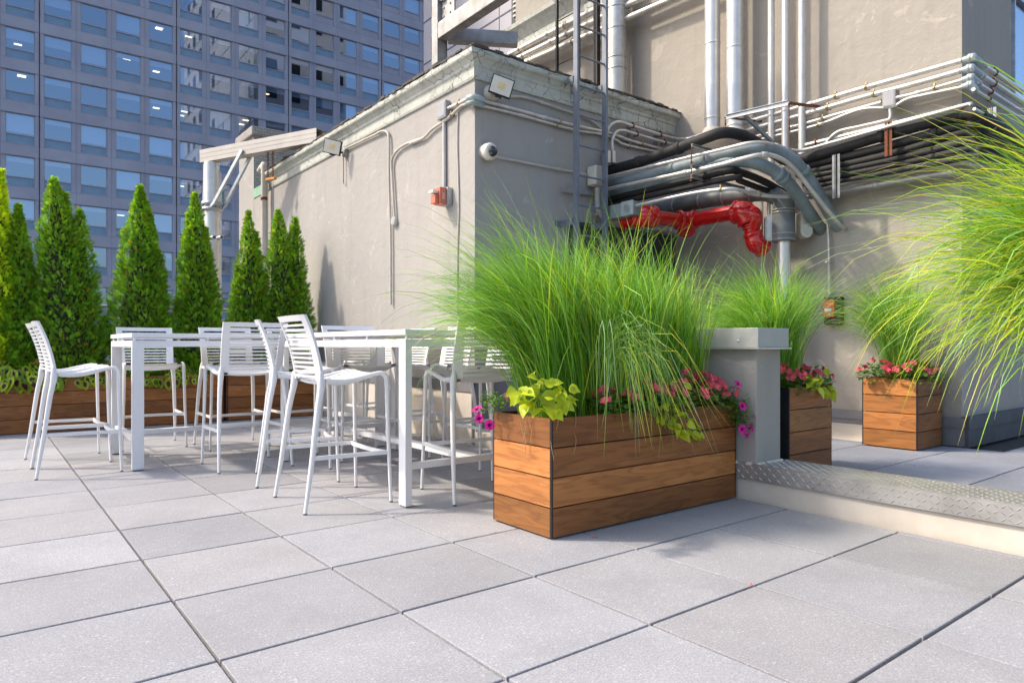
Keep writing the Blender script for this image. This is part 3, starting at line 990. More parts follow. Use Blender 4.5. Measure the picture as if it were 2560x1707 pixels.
# ---- bar stools (front towards +Y)
def stool_proto(label, loc, rz):
    t = thing('bar_stool', label, 'bar stool', loc, rz, 'white slatted bar stools', local=True)
    W = M['white']
    # seat: slatted surface between two side rails
    def seat_z(y):            # y -.14 .. .235
        u = (y + .14) / .375
        return .738 - .02 * math.sin(min(1, u * 1.25) * math.pi) + .048 * max(0, u - .05) ** 1.2 + .0
    def half_w(y):
        u = (y + .14) / .375
        return .218 + .012 * u
    m = MB()
    ys_ = [-.14 + .375 * k / 30 for k in range(31)]
    for s in (-1, 1):            # side strips
        V = []; F = []
        for y in ys_:
            hw = half_w(y); z = seat_z(y)
            V += [(s * hw, y, z), (s * (hw - .045), y, z - .004), (s * (hw - .045), y, z - .018), (s * hw, y, z - .020)]
        for i in range(30):
            for k in range(4):
                a, b = i * 4 + k, i * 4 + (k + 1) % 4
                F.append((a, b, b + 4, a + 4) if s < 0 else (a, a + 4, b + 4, b))
        m.add(V, F, 0, None, (1, 1, 1), True)
    nsl = 11
    for k in range(nsl):
        y0 = -.135 + k * .0315; y1 = y0 + .0148
        if k == nsl - 1: y1 = .232
        V = []; NX = 8
        for i in range(NX + 1):
            x = -(half_w(y0) - .043) + 2 * (half_w(y0) - .043) * i / NX
            dip = -.004 - .010 * (1 - (x / .18) ** 2)
            for y, dz in ((y0, 0), (y1, 0), (y1, -.013), (y0, -.013)):
                V.append((x, y, seat_z(y) + dip + dz))
        F = [(i * 4 + q, (i + 1) * 4 + q, (i + 1) * 4 + (q + 1) % 4, i * 4 + (q + 1) % 4) for i in range(NX) for q in range(4)]
        m.add(V, [tuple(reversed(f)) for f in F], 0, None, (1, 1, 1), False)
    m.build('seat', W, t)
    # backrest
    def back(z):              # centre y, half width
        u = max(0, (z - .74) / .37)
        return -.150 - .050 * u - .055 * u ** 2.2, .232 + .008 * u
    m = MB()
    zz = [.735 + .375 * k / 24 for k in range(25)]
    for s in (-1, 1):
        V = []; F = []
        for z in zz:
            y, hw = back(z); u = (z - .735) / .375
            wd = .060 - .012 * u if u < .95 else .05
            V += [(s * hw, y + .012, z), (s * (hw - wd), y - .002, z), (s * (hw - wd), y - .016, z), (s * (hw), y - .004, z)]
        for i in range(24):
            for k in range(4):
                a, b = i * 4 + k, i * 4 + (k + 1) % 4
                F.append((a, a + 4, b + 4, b) if s > 0 else (a, b, b + 4, a + 4))
        n = len(V)
        F += [(n - 4, n - 3, n - 2, n - 1), (3, 2, 1, 0)]
        m.add(V, F, 0, None, (1, 1, 1), False)
    NX = 8
    def slat(z0, z1, th):
        V = []
        for i in range(NX + 1):
            fx = -1 + 2 * i / NX
            for z, dy in ((z0, 0), (z1, 0), (z1, -th), (z0, -th)):
                y, hw = back(z); x = fx * (hw - .04)
                bow = -.020 * (1 - fx * fx) * (1 - .5 * (z - .74) / .37)
                V.append((x, y + dy + bow + .002, z))
        F = [(i * 4 + q, (i + 1) * 4 + q, (i + 1) * 4 + (q + 1) % 4, i * 4 + (q + 1) % 4) for i in range(NX) for q in range(4)]
        m.add(V, F, 0, None, (1, 1, 1), False)
    for k in range(12):
        z0 = .750 + k * .0270
        slat(z0, z0 + .0125, .012)
    slat(1.076, 1.110, .016)
    m.build('backrest', W, t)
    # legs
    for s in (-1, 1):
        m = MB()
        pts = [(s * .272, -.262, .008), (s * .262, -.225, .25), (s * .247, -.185, .55), (s * .232, -.158, .70), (s * .226, -.158, .78)]
        m.tube(curve(pts, 4), [.0105, .0112, .012, .013, .014, .015, .0158, .0165, .017, .0175, .018, .019, .021, .022, .019, .015, .011][:17], 10)
        l = m.build('leg', W, t)
        m = MB(); m.lathe((s * .272, -.262, 0), (0, 0, 1), [(0, .011), (.009, .012)], 10); m.build('foot', M['foot'], l)
        m = MB()
        pts = [(s * .262, .262, .008), (s * .250, .250, .40), (s * .243, .243, .70), (s * .241, .234, .752), (s * .238, .200, .772), (s * .234, .10, .752), (s * .230, -.02, .728), (s * .228, -.13, .735)]
        c = curve(pts, 5)
        m.tube(c, [.0100 + .0040 * min(1, i / 10) for i in range(len(c))], 10)
        l = m.build('leg', W, t)
        m = MB(); m.lathe((s * .262, .262, 0), (0, 0, 1), [(0, .010), (.009, .011)], 10); m.build('foot', M['foot'], l)
        m = MB(); m.beam((s * .262, -.222, .305), (s * .252, .250, .300), .010, .024); m.build('footrest', W, t)
    m = MB()
    pts = curve([(-.252, .255, .300), (-.235, .225, .302), (-.15, .205, .304), (0, .198, .305), (.15, .205, .304), (.235, .225, .302), (.252, .255, .300)], 4)
    for a, b in zip(pts[:-1], pts[1:]): m.beam(a, b + (b - a) * .04, .010, .024)
    m.build('footrest', W, t)
    return t

# centre x, y, heading (direction the stool faces, degrees from +X ccw), label
stools = [
    (.575, 6.085, 0, 'nearest white bar stool at the free left end of the far table, facing right'),
    (.570, 6.650, 2, 'white bar stool half hidden behind the leftmost stool at the table end'),
    (1.255, 7.140, -90, 'white bar stool facing the viewer across the far table, furthest left in its row'),
    (1.880, 6.720, -90, 'white bar stool facing the viewer beside the planter seam, second in the far row'),
    (2.520, 6.700, -88, 'white bar stool facing the viewer, last one of the far row before the wall'),
    (1.655, 5.540, 90, 'white bar stool seen from behind, drawn up to the long side of the far table'),
    (2.570, 5.450, -92, 'white bar stool seen between the two tables, its back touching both'),
    (1.775, 4.785, -17, 'white bar stool turned slightly, behind the nearest one on the left of the near table'),
    (1.695, 3.965, -2, 'nearest white bar stool of all, side on at the left of the near table'),
    (3.330, 6.100, 180, 'nearer of two white bar stools by the wall, right end of the far table'),
    (3.330, 6.680, 180, 'further of two white bar stools by the wall, right end of the far table'),
    (3.215, 5.190, 180, 'white bar stool facing left, right of the near table by the wall corner'),
    (3.215, 4.460, 180, 'white bar stool facing left behind the tall grass, right side of the near table'),
    (2.500, 3.600, 82, 'cream shaded bar stool at the near end of the table, beside the grass planter'),
]
p0 = None
for x, y, h, lab in stools:
    rz = R(h - 90)
    if p0 is None:
        p0 = stool_proto(lab, (x, y, 0), rz)
    else:
        c = copy_tree(p0); c.location = (x, y, 0); c.rotation_euler = (0, 0, rz); c['_org'] = [x, y, 0]; c['label'] = lab

# ================================================================== PLANTERS
def planter(x0, y0, x1, y1, z, label, group='timber clad planters', dark_left=False, seed=0, nb=4, tones=None):
    rg = random.Random(seed)
    t = thing('timber_planter', label, 'planter', ((x0 + x1) / 2, (y0 + y1) / 2, z), 0, group)
    H = .583
    zb, ztp = z + .010, z + H
    gap = .005
    ph = (ztp - zb - gap * (nb - 1)) / nb
    cr = .012
    def panel(side):
        m = MB()
        for k in range(nb):
            a, b = zb + k * (ph + gap), zb + k * (ph + gap) + ph
            base = rg.uniform(.55, 1.0)
            if tones and side in tones: base = tones[side][k]
            col = (base, base * rg.uniform(.90, 1.02), rg.random())
            th = .018; e = .0012
            if side in 'fb':
                yy = y0 if side == 'f' else y1; o = -1 if side == 'f' else 1
                xa, xb = x0 + cr, x1 - cr
                P = [(xa, yy - o * th, a), (xb, yy - o * th, a), (xb, yy - o * th, b), (xa, yy - o * th, b), (xa, yy, a + e), (xb, yy, a + e), (xb, yy, b - e), (xa, yy, b - e)]
                L_ = xb - xa
            else:
                xx = x0 if side == 'l' else x1; o = -1 if side == 'l' else 1
                ya, yb = y0 + cr, y1 - cr
                P = [(xx - o * th, ya, a), (xx - o * th, yb, a), (xx - o * th, yb, b), (xx - o * th, ya, b), (xx, ya, a + e), (xx, yb, a + e), (xx, yb, b - e), (xx, ya, b - e)]
                L_ = yb - ya
            F = [(4, 5, 6, 7), (0, 1, 5, 4), (1, 2, 6, 5), (2, 3, 7, 6), (3, 0, 4, 7)]
            if (side in 'b') or (side == 'l'): F = [tuple(reversed(f)) for f in F]
            off_ = rg.uniform(0, 40)
            uvp = {4: (0, 0), 5: (L_, 0), 6: (L_, ph), 7: (0, ph), 0: (0, -.01), 1: (L_, -.01), 2: (L_, ph + .01), 3: (0, ph + .01)}
            uvs = [[(uvp[i][0] + off_, uvp[i][1] + off_ * 1.7) for i in f] for f in F]
            m.add(P, F, 0, uvs, col)
        return m
    for side in 'fblr':
        if dark_left and side == 'l':
            m = MB(); m.box((x0 + .002, y0 + cr, zb), (x0 + .016, y1 - cr, ztp)); m.build('side_panel', M['black'], t); continue
        panel(side).build('side_panel', M['wood'], t)
    for x in (x0, x1):
        for y in (y0, y1):
            m = MB(); sx = 1 if x == x0 else -1; sy = 1 if y == y0 else -1
            m.box((x + sx * .0015, y + sy * .0015, zb), (x + sx * (cr - .0005), y + sy * (cr - .0005), ztp - .001)); m.build('corner_trim', M['black'], t)
    m = MB()
    i_ = .019
    m.box((x0 + i_, y0 + i_, zb + .001), (x0 + i_ + .006, y1 - i_, ztp - .003)); m.box((x1 - i_ - .006, y0 + i_, zb + .001), (x1 - i_, y1 - i_, ztp - .003))
    m.box((x0 + i_ + .0065, y0 + i_, zb + .001), (x1 - i_ - .0065, y0 + i_ + .006, ztp - .003)); m.box((x0 + i_ + .0065, y1 - i_ - .006, zb + .001), (x1 - i_ - .0065, y1 - i_, ztp - .003))
    m.build('liner', M['black'], t)
    m = MB(); m.box((x0 + .03, y0 + .03, z), (x1 - .03, y1 - .03, zb + .0005)); m.build('base', M['black'], t)
    m = MB()
    nx, ny = max(3, int((x1 - x0) / .06)), max(3, int((y1 - y0) / .06))
    V = []
    for i in range(nx + 1):
        for j in range(ny + 1):
            V.append((x0 + .026 + (x1 - x0 - .052) * i / nx, y0 + .026 + (y1 - y0 - .052) * j / ny, ztp - .045 + rg.uniform(-.008, .012)))
    F = [(i * (ny + 1) + j, (i + 1) * (ny + 1) + j, (i + 1) * (ny + 1) + j + 1, i * (ny + 1) + j + 1) for i in range(nx) for j in range(ny)]
    m.add(V, F, 0, None, (1, 1, 1), True); m.build('soil', M['soil'], t)
    return t

P1 = (2.170, 2.490, 3.672, 2.965)
planter(*P1, 0, 'long foreground hardwood planter with tall grass, pink begonias and lime vine on the terrace', seed=4,
        tones={'l': [.56, 1.10, 1.28, .60], 'f': [.60, 1.02, .66, .58]})
planter(-.90, 8.93, 2.40, 9.40, 0, 'long hardwood planter of evergreens along the back left edge', seed=9)
planter(2.43, 8.90, 3.56, 9.37, 0, 'hardwood planter of evergreens in the back corner against the wall', seed=12)
P2 = (4.10, 2.39, 4.645, 2.93)
planter(*P2, FZ, 'square hardwood planter with one black side just behind the stucco pier', dark_left=True, seed=15, tones={'f': [.55, .72, .78, .80]})
P3 = (6.01, 2.385, 6.50, 2.83)
planter(*P3, FZ, 'square hardwood planter at the tower corner with pink begonias spilling over', seed=18, tones={'l': [.85, 1.05, .95, 1.3], 'f': [.5, .5, .5, .5]})
P4 = (4.15, .42, 4.64, .91)
planter(*P4, FZ, 'hardwood planter past the right edge holding the big foreground grass', seed=22)

# ================================================================== PLANTS
def grass_clump(name, label, base, z0, n, spread, length, lean, seed, w=.0042, group=None, yellow=.06, droop=1.0, ysp=None, wild=.10, cat='grass', fan=.55, pale=False, weep=False):
    """arching blades from a tuft: vectorised ribbon mesh"""
    g = np.random.default_rng(seed)
    S = 9
    bx = base[0] + g.uniform(-1, 1, n) * spread; by = base[1] + g.uniform(-1, 1, n) * (ysp if ysp else spread * .6)
    L_ = length * g.uniform(.5, 1.0, n) ** .7 * np.where(g.random(n) < wild, 1.22, 1)
    az = g.uniform(0, 2 * np.pi, n)
    out = g.uniform(.05, 1, n) ** .8 * fan
    dx = np.cos(az) * out + lean[0] * g.uniform(.3, 1.5, n); dy = np.sin(az) * out + lean[1] * g.uniform(.3, 1.5, n)
    dm = np.hypot(dx, dy) + 1e-6
    ux, uy = dx / dm, dy / dm
    ang0 = np.clip(dm * .38, 0, .9) * g.uniform(.3, 1.1, n)       # initial tilt from vertical
    bend = (g.uniform(.5, 1.5, n) * (.45 + .85 * np.minimum(dm, 1.3))) * droop
    t = np.linspace(0, 1, S + 1)
    ds = L_[:, None] / S
    th = ang0[:, None] + bend[:, None] * (t[None, :] ** 1.7) * 1.25
    th = np.minimum(th, 2.75)
    if weep:
        st_ = np.clip((t[None, :] - g.uniform(.12, .30, n)[:, None]) / .42, 0, 1)
        th = ang0[:, None] * .6 + .12 + (2.55 + g.uniform(-.2, .35, n)[:, None]) * st_ * st_ * (3 - 2 * st_)
    hx = np.cumsum(np.sin(th) * ds, 1) - np.sin(th) * ds
    hz = np.cumsum(np.cos(th) * ds, 1) - np.cos(th) * ds
    wob = np.sin(t[None, :] * g.uniform(2, 5, n)[:, None] + g.uniform(0, 6, n)[:, None]) * .02 * L_[:, None] * t[None, :]
    X = bx[:, None] + ux[:, None] * hx - uy[:, None] * wob
    Y = by[:, None] + uy[:, None] * hx + ux[:, None] * wob
    Z = z0 + hz
    tw = g.uniform(-1.2, 1.2, n)
    # ribbon width direction: horizontal perpendicular twisted
    wx = -uy * np.cos(tw); wy = ux * np.cos(tw); wz = np.sin(tw) * .7
    wid = w * g.uniform(.6, 1.25, n)[:, None] * (np.sin(np.pi * np.clip(t * .88 + .12, 0, 1)) ** .6)[None, :] * .5 + .00025
    P = np.stack([X, Y, Z], 2); Wd = np.stack([wx, wy, wz], 1)[:, None, :] * wid[:, :, None]
    V = np.stack([P - Wd, P + Wd], 2).reshape(-1, 3)
    b = (np.arange(n) * (S + 1) * 2)[:, None] + (np.arange(S) * 2)[None, :]
    F = np.stack([b, b + 1, b + 3, b + 2], 2).reshape(-1, 4)
    r = g.random(n)
    v = g.uniform(.62, 1.25, n)
    col = np.stack([v, v, v], 1)
    k = r < yellow; col[k] = np.stack([v[k] * 2.0, v[k] * 1.25, v[k] * .9], 1)
    k = (r > .97); col[k] = np.stack([v[k] * 2.4, v[k] * 1.2, v[k] * 3.2], 1)
    k = (r > .72) & (r < .92); col[k] = np.stack([v[k] * 1.15, v[k] * 1.1, v[k] * 3.6], 1)
    k = (r > .5) & (r < .68); col[k] *= np.array([.55, .62, .8])
    if pale: col *= np.array([1.5, 1.2, 2.2])
    # tips of many blades turn straw
    tipc = np.repeat(col[:, None, :], S, 1)
    tp = g.random(n) < yellow * 1.2
    tipc[tp, S - 2:, :] *= np.array([1.35, 1.05, 1.3])
    org = np.array([base[0], base[1], z0])
    me = bpy.data.meshes.new(name)
    me.vertices.add(len(V)); me.vertices.foreach_set('co', (V - org).astype(np.float32).ravel())
    me.loops.add(F.size); me.loops.foreach_set('vertex_index', F.ravel().astype(np.int32))
    me.polygons.add(len(F)); me.polygons.foreach_set('loop_start', np.arange(0, F.size, 4, dtype=np.int32))
    me.update(calc_edges=True)
    me.polygons.foreach_set('use_smooth', [True] * len(F))
    ca = me.color_attributes.new('tone', 'FLOAT_COLOR', 'CORNER')
    c4 = np.concatenate([tipc.reshape(-1, 3), np.ones((n * S, 1))], 1)
    ca.data.foreach_set('color', np.repeat(c4, 4, 0).astype(np.float32).ravel())
    me.materials.append(M['grass'])
    me.validate()
    o = bpy.data.objects.new(name, me); C.objects.link(o); o.location = org.tolist(); o['_org'] = org.tolist()
    return tag(o, label, cat, group)


def leaf_into(m, p, d, nrm, L_, W_, shape='oval', col=(1, 1, 1), mi=0, cup=.15, fold=.12):
    d = Vector(d).normalized(); nrm = Vector(nrm)
    s = d.cross(nrm)
    if s.length < 1e-3: s = d.cross(Vector((1, 0, .3)))
    s.normalize(); n = s.cross(d).normalized()
    if shape == 'oval': pr = [(0, .0), (.15, .55), (.4, 1), (.65, .92), (.85, .55), (1, 0)]
    elif shape == 'heart': pr = [(-.08, .45), (.06, .92), (.22, 1), (.45, .82), (.72, .42), (1, 0)]
    elif shape == 'coleus': pr = [(0, .1), (.12, .65), (.35, 1), (.6, .88), (.82, .5), (1, 0)]
    else: pr = [(0, .2), (.3, .8), (.6, 1), (.85, .85), (1, .3)]
    V = []; uv = []
    p = Vector(p)
    for a, b in pr:
        c = p + d * (a * L_) + n * (cup * L_ * (a - a * a * 1.6))
        for sg in (-1, -.5, 0, .5, 1):
            V.append(c + s * (sg * b * W_ / 2) + n * (abs(sg) * b * fold * W_))
            rr = math.hypot((a - .42) / .58 if a > .42 else (a - .42) / .5, sg * b)
            uv.append((rr, a))
    F = []
    for i in range(len(pr) - 1):
        for k in range(4): F.append((i * 5 + k, i * 5 + k + 1, (i + 1) * 5 + k + 1, (i + 1) * 5 + k))
    m.add(V, F, mi, [[uv[q] for q in f] for f in F], col, True)


def rnd_dir(rg, up=.3):
    a = rg.uniform(0, 2 * math.pi)
    v = Vector((math.cos(a), math.sin(a), rg.uniform(-.2, 1) * up + .1))
    return v.normalized()


def begonia(center, r, h, label, seed, nb=9, group='coral pink begonias'):
    rg = random.Random(seed)
    t = thing('begonia', label, 'flower', center, 0, group)
    m = MB(); c = Vector(center)
    for k in range(int(240 * (r / .16) ** 1.5)):
        a = rg.uniform(0, 6.283); q = rg.random() ** .6
        z = rg.uniform(-.25, 1) * h * (1 - .5 * q * q)
        p = c + Vector((math.cos(a) * q * r, math.sin(a) * q * r, z))
        d = Vector((math.cos(a), math.sin(a), rg.uniform(-.5, .6)))
        d = (d + rnd_dir(rg) * .7).normalized()
        v = rg.uniform(.6, 1.25)
        col = (v, v, v) if rg.random() > .18 else (v * 2.3, v * .55, v * .8)
        leaf_into(m, p, d, (0, 0, 1), rg.uniform(.030, .048), rg.uniform(.028, .042), 'oval', col)
    m.build('foliage', M['leafg'], t)
    for k in range(nb):
        a = rg.uniform(0, 6.283); q = rg.random() ** .5
        m = MB()
        pc = c + Vector((math.cos(a) * q * r * .98, math.sin(a) * q * r * .98, h * (1.12 - .60 * q * q) * rg.uniform(.75, 1.1)))
        for f in range(rg.randint(3, 5)):
            pf = pc + Vector((rg.uniform(-.022, .022), rg.uniform(-.022, .022), rg.uniform(-.012, .02)))
            dn = (Vector((math.cos(a), math.sin(a), .4)) + rnd_dir(rg) * .6 + Vector((-.3, -.5, 0))).normalized()
            e1 = dn.cross(Vector((0, 0, 1))).normalized(); e2 = dn.cross(e1)
            v = rg.uniform(.75, 1.2); ph = rg.uniform(0, 1.5)
            for pt in range(4):
                an = ph + pt * math.pi / 2
                leaf_into(m, pf, e1 * math.cos(an) + e2 * math.sin(an) + dn * .35, dn, rg.uniform(.016, .023), rg.uniform(.015, .021), 'round', (v, v * rg.uniform(.8, 1.3), v), 0, .1, .05)
            if rg.random() < .6: leaf_into(m, pf, dn, e1, .009, .008, 'round', (1.1, 3.5, .8), 0)
        m.build('flower', M['pink'], t)
    return t


def petunia(center, label, blooms, seed, trail=(0, 0, -1), r=.11, n=150, tl=.10):
    rg = random.Random(seed)
    t = thing('petunia', label, 'flower', center, 0, 'magenta petunias')
    m = MB(); c = Vector(center); tr = Vector(trail)
    for k in range(n):
        q = rg.random()
        p = c + rnd_dir(rg, 1) * r * (rg.random() ** .5) * (1 - .3 * q) + tr * tl * q * 2.2
        v = rg.uniform(.75, 1.5)
        leaf_into(m, p, (rnd_dir(rg, 1) + tr * .3), (0, 0, 1), rg.uniform(.020, .034), rg.uniform(.011, .018), 'oval', (v * 1.2, v, v))
    for k in range(9):
        a = c + rnd_dir(rg, 1) * r * .4; b = a + tr * tl * rg.uniform(1, 2.2) + rnd_dir(rg) * .05
        m.tube([a, a.lerp(b, .5) + Vector((0, 0, .01)), b], .0016, 5)
    m.build('foliage', M['leafg'], t)
    for (p, dn) in blooms:
        p = Vector(p); dn = Vector(dn).normalized()
        e1 = dn.cross(Vector((0, 0, 1))).normalized(); e2 = dn.cross(e1)
        m = MB(); V = [p - dn * .020]; NS = 40; uvs = []
        R0 = rg.uniform(.026, .031)
        rings = [(.35, -.006), (.7, 0), (1, .002)]
        for fr, h in rings:
            for k in range(NS):
                an = k / NS * 2 * math.pi
                lob = 1 - .17 * abs(math.cos(an * 2.5)) ** 6 * (fr > .5)
                rr = R0 * fr * lob
                V.append(p + e1 * math.cos(an) * rr + e2 * math.sin(an) * rr + dn * (h + .003 * math.sin(an * 5 + 1) * fr - .004 * (fr == 1)))
        F = [(0, 1 + (k + 1) % NS, 1 + k) for k in range(NS)]
        m.add(V, [(0, 1 + k, 1 + (k + 1) % NS) for k in range(NS)], 1, None, (1, 1, 1), True)
        m2 = len(m.v)
        F = [(1 + i * NS + k, 1 + (i + 1) * NS + k, 1 + (i + 1) * NS + (k + 1) % NS, 1 + i * NS + (k + 1) % NS) for i in range(2) for k in range(NS)]
        b = len(m.v) - len(V)
        for f in F:
            m.f.append([b + q for q in f]); m.m.append(0); m.uv.append([(0, 0)] * 4); v = rg.uniform(.9, 1.1); m.c.append((v, v, v)); m.sm.append(True)
        m.tube([p - dn * .018, p - dn * .05], .003, 6, 0)
        m.build('flower', [M['mag'], M['magd']], t)
    return t


def vine(center, label, spots, seed):
    """lime sweet potato vine: heart leaves on trailing stems"""
    rg = random.Random(seed)
    t = thing('sweet_potato_vine', label, 'vine', center, 0, 'lime sweet potato vines')
    st_ = MB(); m = MB(); c = Vector(center)
    for (p, d, L_) in spots:
        p = Vector(p); mid = c.lerp(p, .5) + Vector((0, 0, .05))
        st_.tube(curve([c, mid, p], 4), .0016, 5)
        v = rg.uniform(.55, 1.15)
        nrm = (Vector((-.45, -.6, .75)) + rnd_dir(rg) * .5)
        leaf_into(m, p, d, nrm, L_, L_ * rg.uniform(.82, 1.0), 'heart', (v, v, v), 0, .18, .10)
    m.build('foliage', M['lime'], t); st_.build('stem', M['leafg'], t)
    return t


def coleus(center, label, r, h, n, seed, size=.09, trail=False):
    rg = random.Random(seed)
    t = thing('coleus', label, 'plant', center, 0, 'lime and burgundy coleus')
    m = MB(); st_ = MB(); c = Vector(center)
    for k in range(n):
        x = rg.uniform(-1, 1); q = rg.random()
        z = h * (.95 - 1.15 * q) * (1 - .3 * x * x)
        p = c + Vector((x * r, .06 - .17 * q + rg.uniform(-.03, .03), z))
        d = Vector((x * .6 + rg.uniform(-.5, .5), -.25, rg.uniform(-1.0, -.1) - .5 * q))
        nr = Vector((-.25 + rg.uniform(-.6, .6), -.75, .75 + rg.uniform(-.6, .5)))
        L_ = size * rg.uniform(.6, 1.15)
        v = rg.uniform(.5, 1.25)
        leaf_into(m, p, d, nr, L_, L_ * rg.uniform(.62, .78), 'coleus', (v * rg.uniform(.8, 1.1), v, v), 0, .25, .16)
        st_.tube([c, c.lerp(p, .6) + Vector((0, .02, .02)), p], .0022, 5)
    m.build('foliage', M['coleus'], t); st_.build('stem', M['leafg'], t)
    return t


# ---- maiden grass in the long planter
zt1 = .54
GC = 'tufts of maiden grass'
Lx, Ly = -.50, .16
def LN(k, f=0): return (-.79 * k - .61 * f, .61 * k - .79 * f)
grass_clump('maiden_grass', 'tall green grass tuft arching left over the near table, first in the long planter', (2.50, 2.76, zt1), zt1, 3000, .22, 1.12, LN(.64), 31, group=GC, fan=.55, wild=.15, w=.0045)
grass_clump('maiden_grass', 'tall green grass tuft in the middle of the long foreground planter', (2.95, 2.78, zt1), zt1, 3600, .27, 1.10, LN(.50), 32, group=GC, fan=.62, w=.0045)
grass_clump('maiden_grass', 'tall green grass tuft nearest the stucco pier in the long planter', (3.38, 2.78, zt1), zt1, 3000, .22, 1.0, LN(.42), 33, group=GC, fan=.62, wild=.05, w=.0045)
grass_clump('maiden_grass', 'pale blades hanging over the front boards of the long planter', (2.70, 2.62, zt1), zt1 + .04, 125, .12, 1.12, (.0, -.50), 34, group=GC, fan=.42, ysp=.04, yellow=.12, w=.0040, pale=True, weep=True)
grass_clump('maiden_grass', 'loose long blades straying out to the left above the near table', (2.50, 2.76, zt1), zt1, 110, .18, 1.40, LN(1.4), 38, group=GC, fan=.55, wild=.15, w=.0034)
# ---- second planter
z2 = FZ + .54
grass_clump('maiden_grass', 'bright green grass tuft in the black sided planter behind the pier', ((P2[0] + P2[2]) / 2 + .02, (P2[1] + P2[3]) / 2, z2), z2, 2600, .17, .98, LN(.35), 35, group=GC, fan=.85, droop=1.15)
grass_clump('maiden_grass', 'darker shaded grass tuft in the planter at the tower corner', ((P3[0] + P3[2]) / 2, (P3[1] + P3[3]) / 2, z2), z2, 1600, .15, 1.05, LN(.30), 36, group=GC, fan=.75)
grass_clump('maiden_grass', 'huge yellow green grass tuft leaning in from the right edge', ((P4[0] + P4[2]) / 2, (P4[1] + P4[3]) / 2, z2), z2, 2100, .22, 1.70, LN(1.45, .1), 37, w=.0078, group=GC, fan=.65, yellow=.34, wild=.12, droop=1.0)

# ---- flowers in the long planter (front edge)
zb1 = .565
begonia((2.66, 2.545, zb1 + .02), .13, .12, 'coral pink begonia behind the lime vine in the long planter, left one', 41, 9)
begonia((2.90, 2.54, zb1 + .02), .15, .14, 'coral pink begonia under the hanging blades in the long planter', 42, 17)
begonia((3.13, 2.54, zb1 + .02), .14, .14, 'coral pink begonia above the right hand lime vine', 43, 16)
begonia((3.34, 2.55, zb1 + .02), .15, .17, 'coral pink begonia to the right of the cascading lime vine', 50, 18)
begonia((3.53, 2.56, zb1 + .02), .13, .13, 'coral pink begonia at the pier end of the long planter', 44, 12)
petunia(onX(1238, 1000, 2.16), 'magenta petunia trailing over the left end of the long planter',
        [(onX(1198, 1046, 2.12), (-.7, -.7, .1)), (onX(1224, 1062, 2.12), (-.5, -.85, .1)), (onX(1193, 1021, 2.16), (-.6, -.2, .8)), (onX(1272, 988, 2.22), (-.2, -.5, .9))], 51, (-.25, -.1, -.6), .10, 170, .05)
petunia(onY(1835, 1010, 2.47), 'magenta petunia trailing beside the stucco pier',
        [(onY(1858, 1015, 2.38), (-.2, -.9, .3)), (onY(1889, 1043, 2.38), (.4, -.8, .3)), (onY(1857, 1073, 2.38), (-.3, -.9, .1)), (onY(1880, 1069, 2.38), (.3, -.9, .2)), (onY(1846, 958, 2.42), (0, -.7, .7)), (onY(1870, 1088, 2.38), (.2, -.9, -.3))], 52, (.15, -.12, -.9), .11, 330, .08)
def vine_spots(pts, Y, seed):
    rg = random.Random(seed); out = []
    for px, py, L_, dx in pts:
        p = onY(px, py, Y + rg.uniform(-.04, .02))
        for q in range(2):
            p_ = p + Vector((rg.uniform(-.02, .02), rg.uniform(-.015, .02), rg.uniform(-.018, .018))) * q
            out.append((p_, Vector((dx * .8 + rg.uniform(-.7, .7), -.25 + rg.uniform(-.3, .3), -.8 + 1.0 * rg.random())), L_ * rg.uniform(.65, 1.05)))
    return out
vs = [(1290, 985, .07, -1), (1310, 968, .065, -.6), (1338, 972, .07, .2), (1365, 962, .06, .6), (1330, 1000, .085, -.3), (1352, 1005, .085, .1), (1385, 990, .085, .5), (1410, 985, .08, .8), (1372, 1010, .09, .2), (1405, 1003, .085, .5),
      (1425, 1000, .075, .9), (1395, 965, .06, .8), (1340, 945, .05, .4), (1300, 995, .075, -.8), (1360, 985, .08, 0), (1350, 1028, .07, .0), (1385, 1020, .08, .3), (1425, 970, .06, 1), (1318, 1012, .08, -.4), (1345, 960, .06, -.4), (1376, 948, .05, .2), (1400, 1020, .085, .4)]
vine((2.40, 2.56, .57), 'lime sweet potato vine over the left corner boards of the long planter', vine_spots(vs, 2.47, 3), 61)
vs = [(1668, 990, .06, .2), (1690, 975, .06, .5), (1712, 985, .06, .9), (1660, 1010, .07, -.4), (1682, 1015, .08, .2), (1705, 1005, .07, .5), (1655, 1040, .09, -.4), (1680, 1040, .085, .2), (1702, 1038, .075, .7),
      (1690, 1062, .085, .2), (1672, 1060, .08, -.2), (1720, 1058, .07, .9), (1742, 1072, .06, .9), (1700, 1085, .08, .3), (1732, 1085, .075, .6), (1680, 955, .05, .1), (1715, 962, .045, .6), (1750, 1088, .06, .6), (1718, 1078, .07, .2)]
vine((3.10, 2.56, .57), 'lime sweet potato vine cascading down the front of the long planter, right one', vine_spots(vs, 2.47, 4), 62)
# dry roots hanging at the corner
rg = random.Random(5); t = thing('hanging_roots', 'dry pale roots hanging over the left end of the long planter', 'roots', (2.16, 2.5, .5))
for k in range(7):
    m = MB()
    a = onX(rg.uniform(1290, 1350), rg.uniform(1020, 1035), 2.155) if k < 4 else onY(rg.uniform(1380, 1440), 1030, 2.485)
    pts = [a]
    for q in range(5): pts.append(pts[-1] + Vector((rg.uniform(-.006, .002), rg.uniform(-.02, .02), -.045 + rg.uniform(-.01, .01))))
    m.tube(curve(pts, 3), .0014, 4); m.build('root', M['straw'], t)

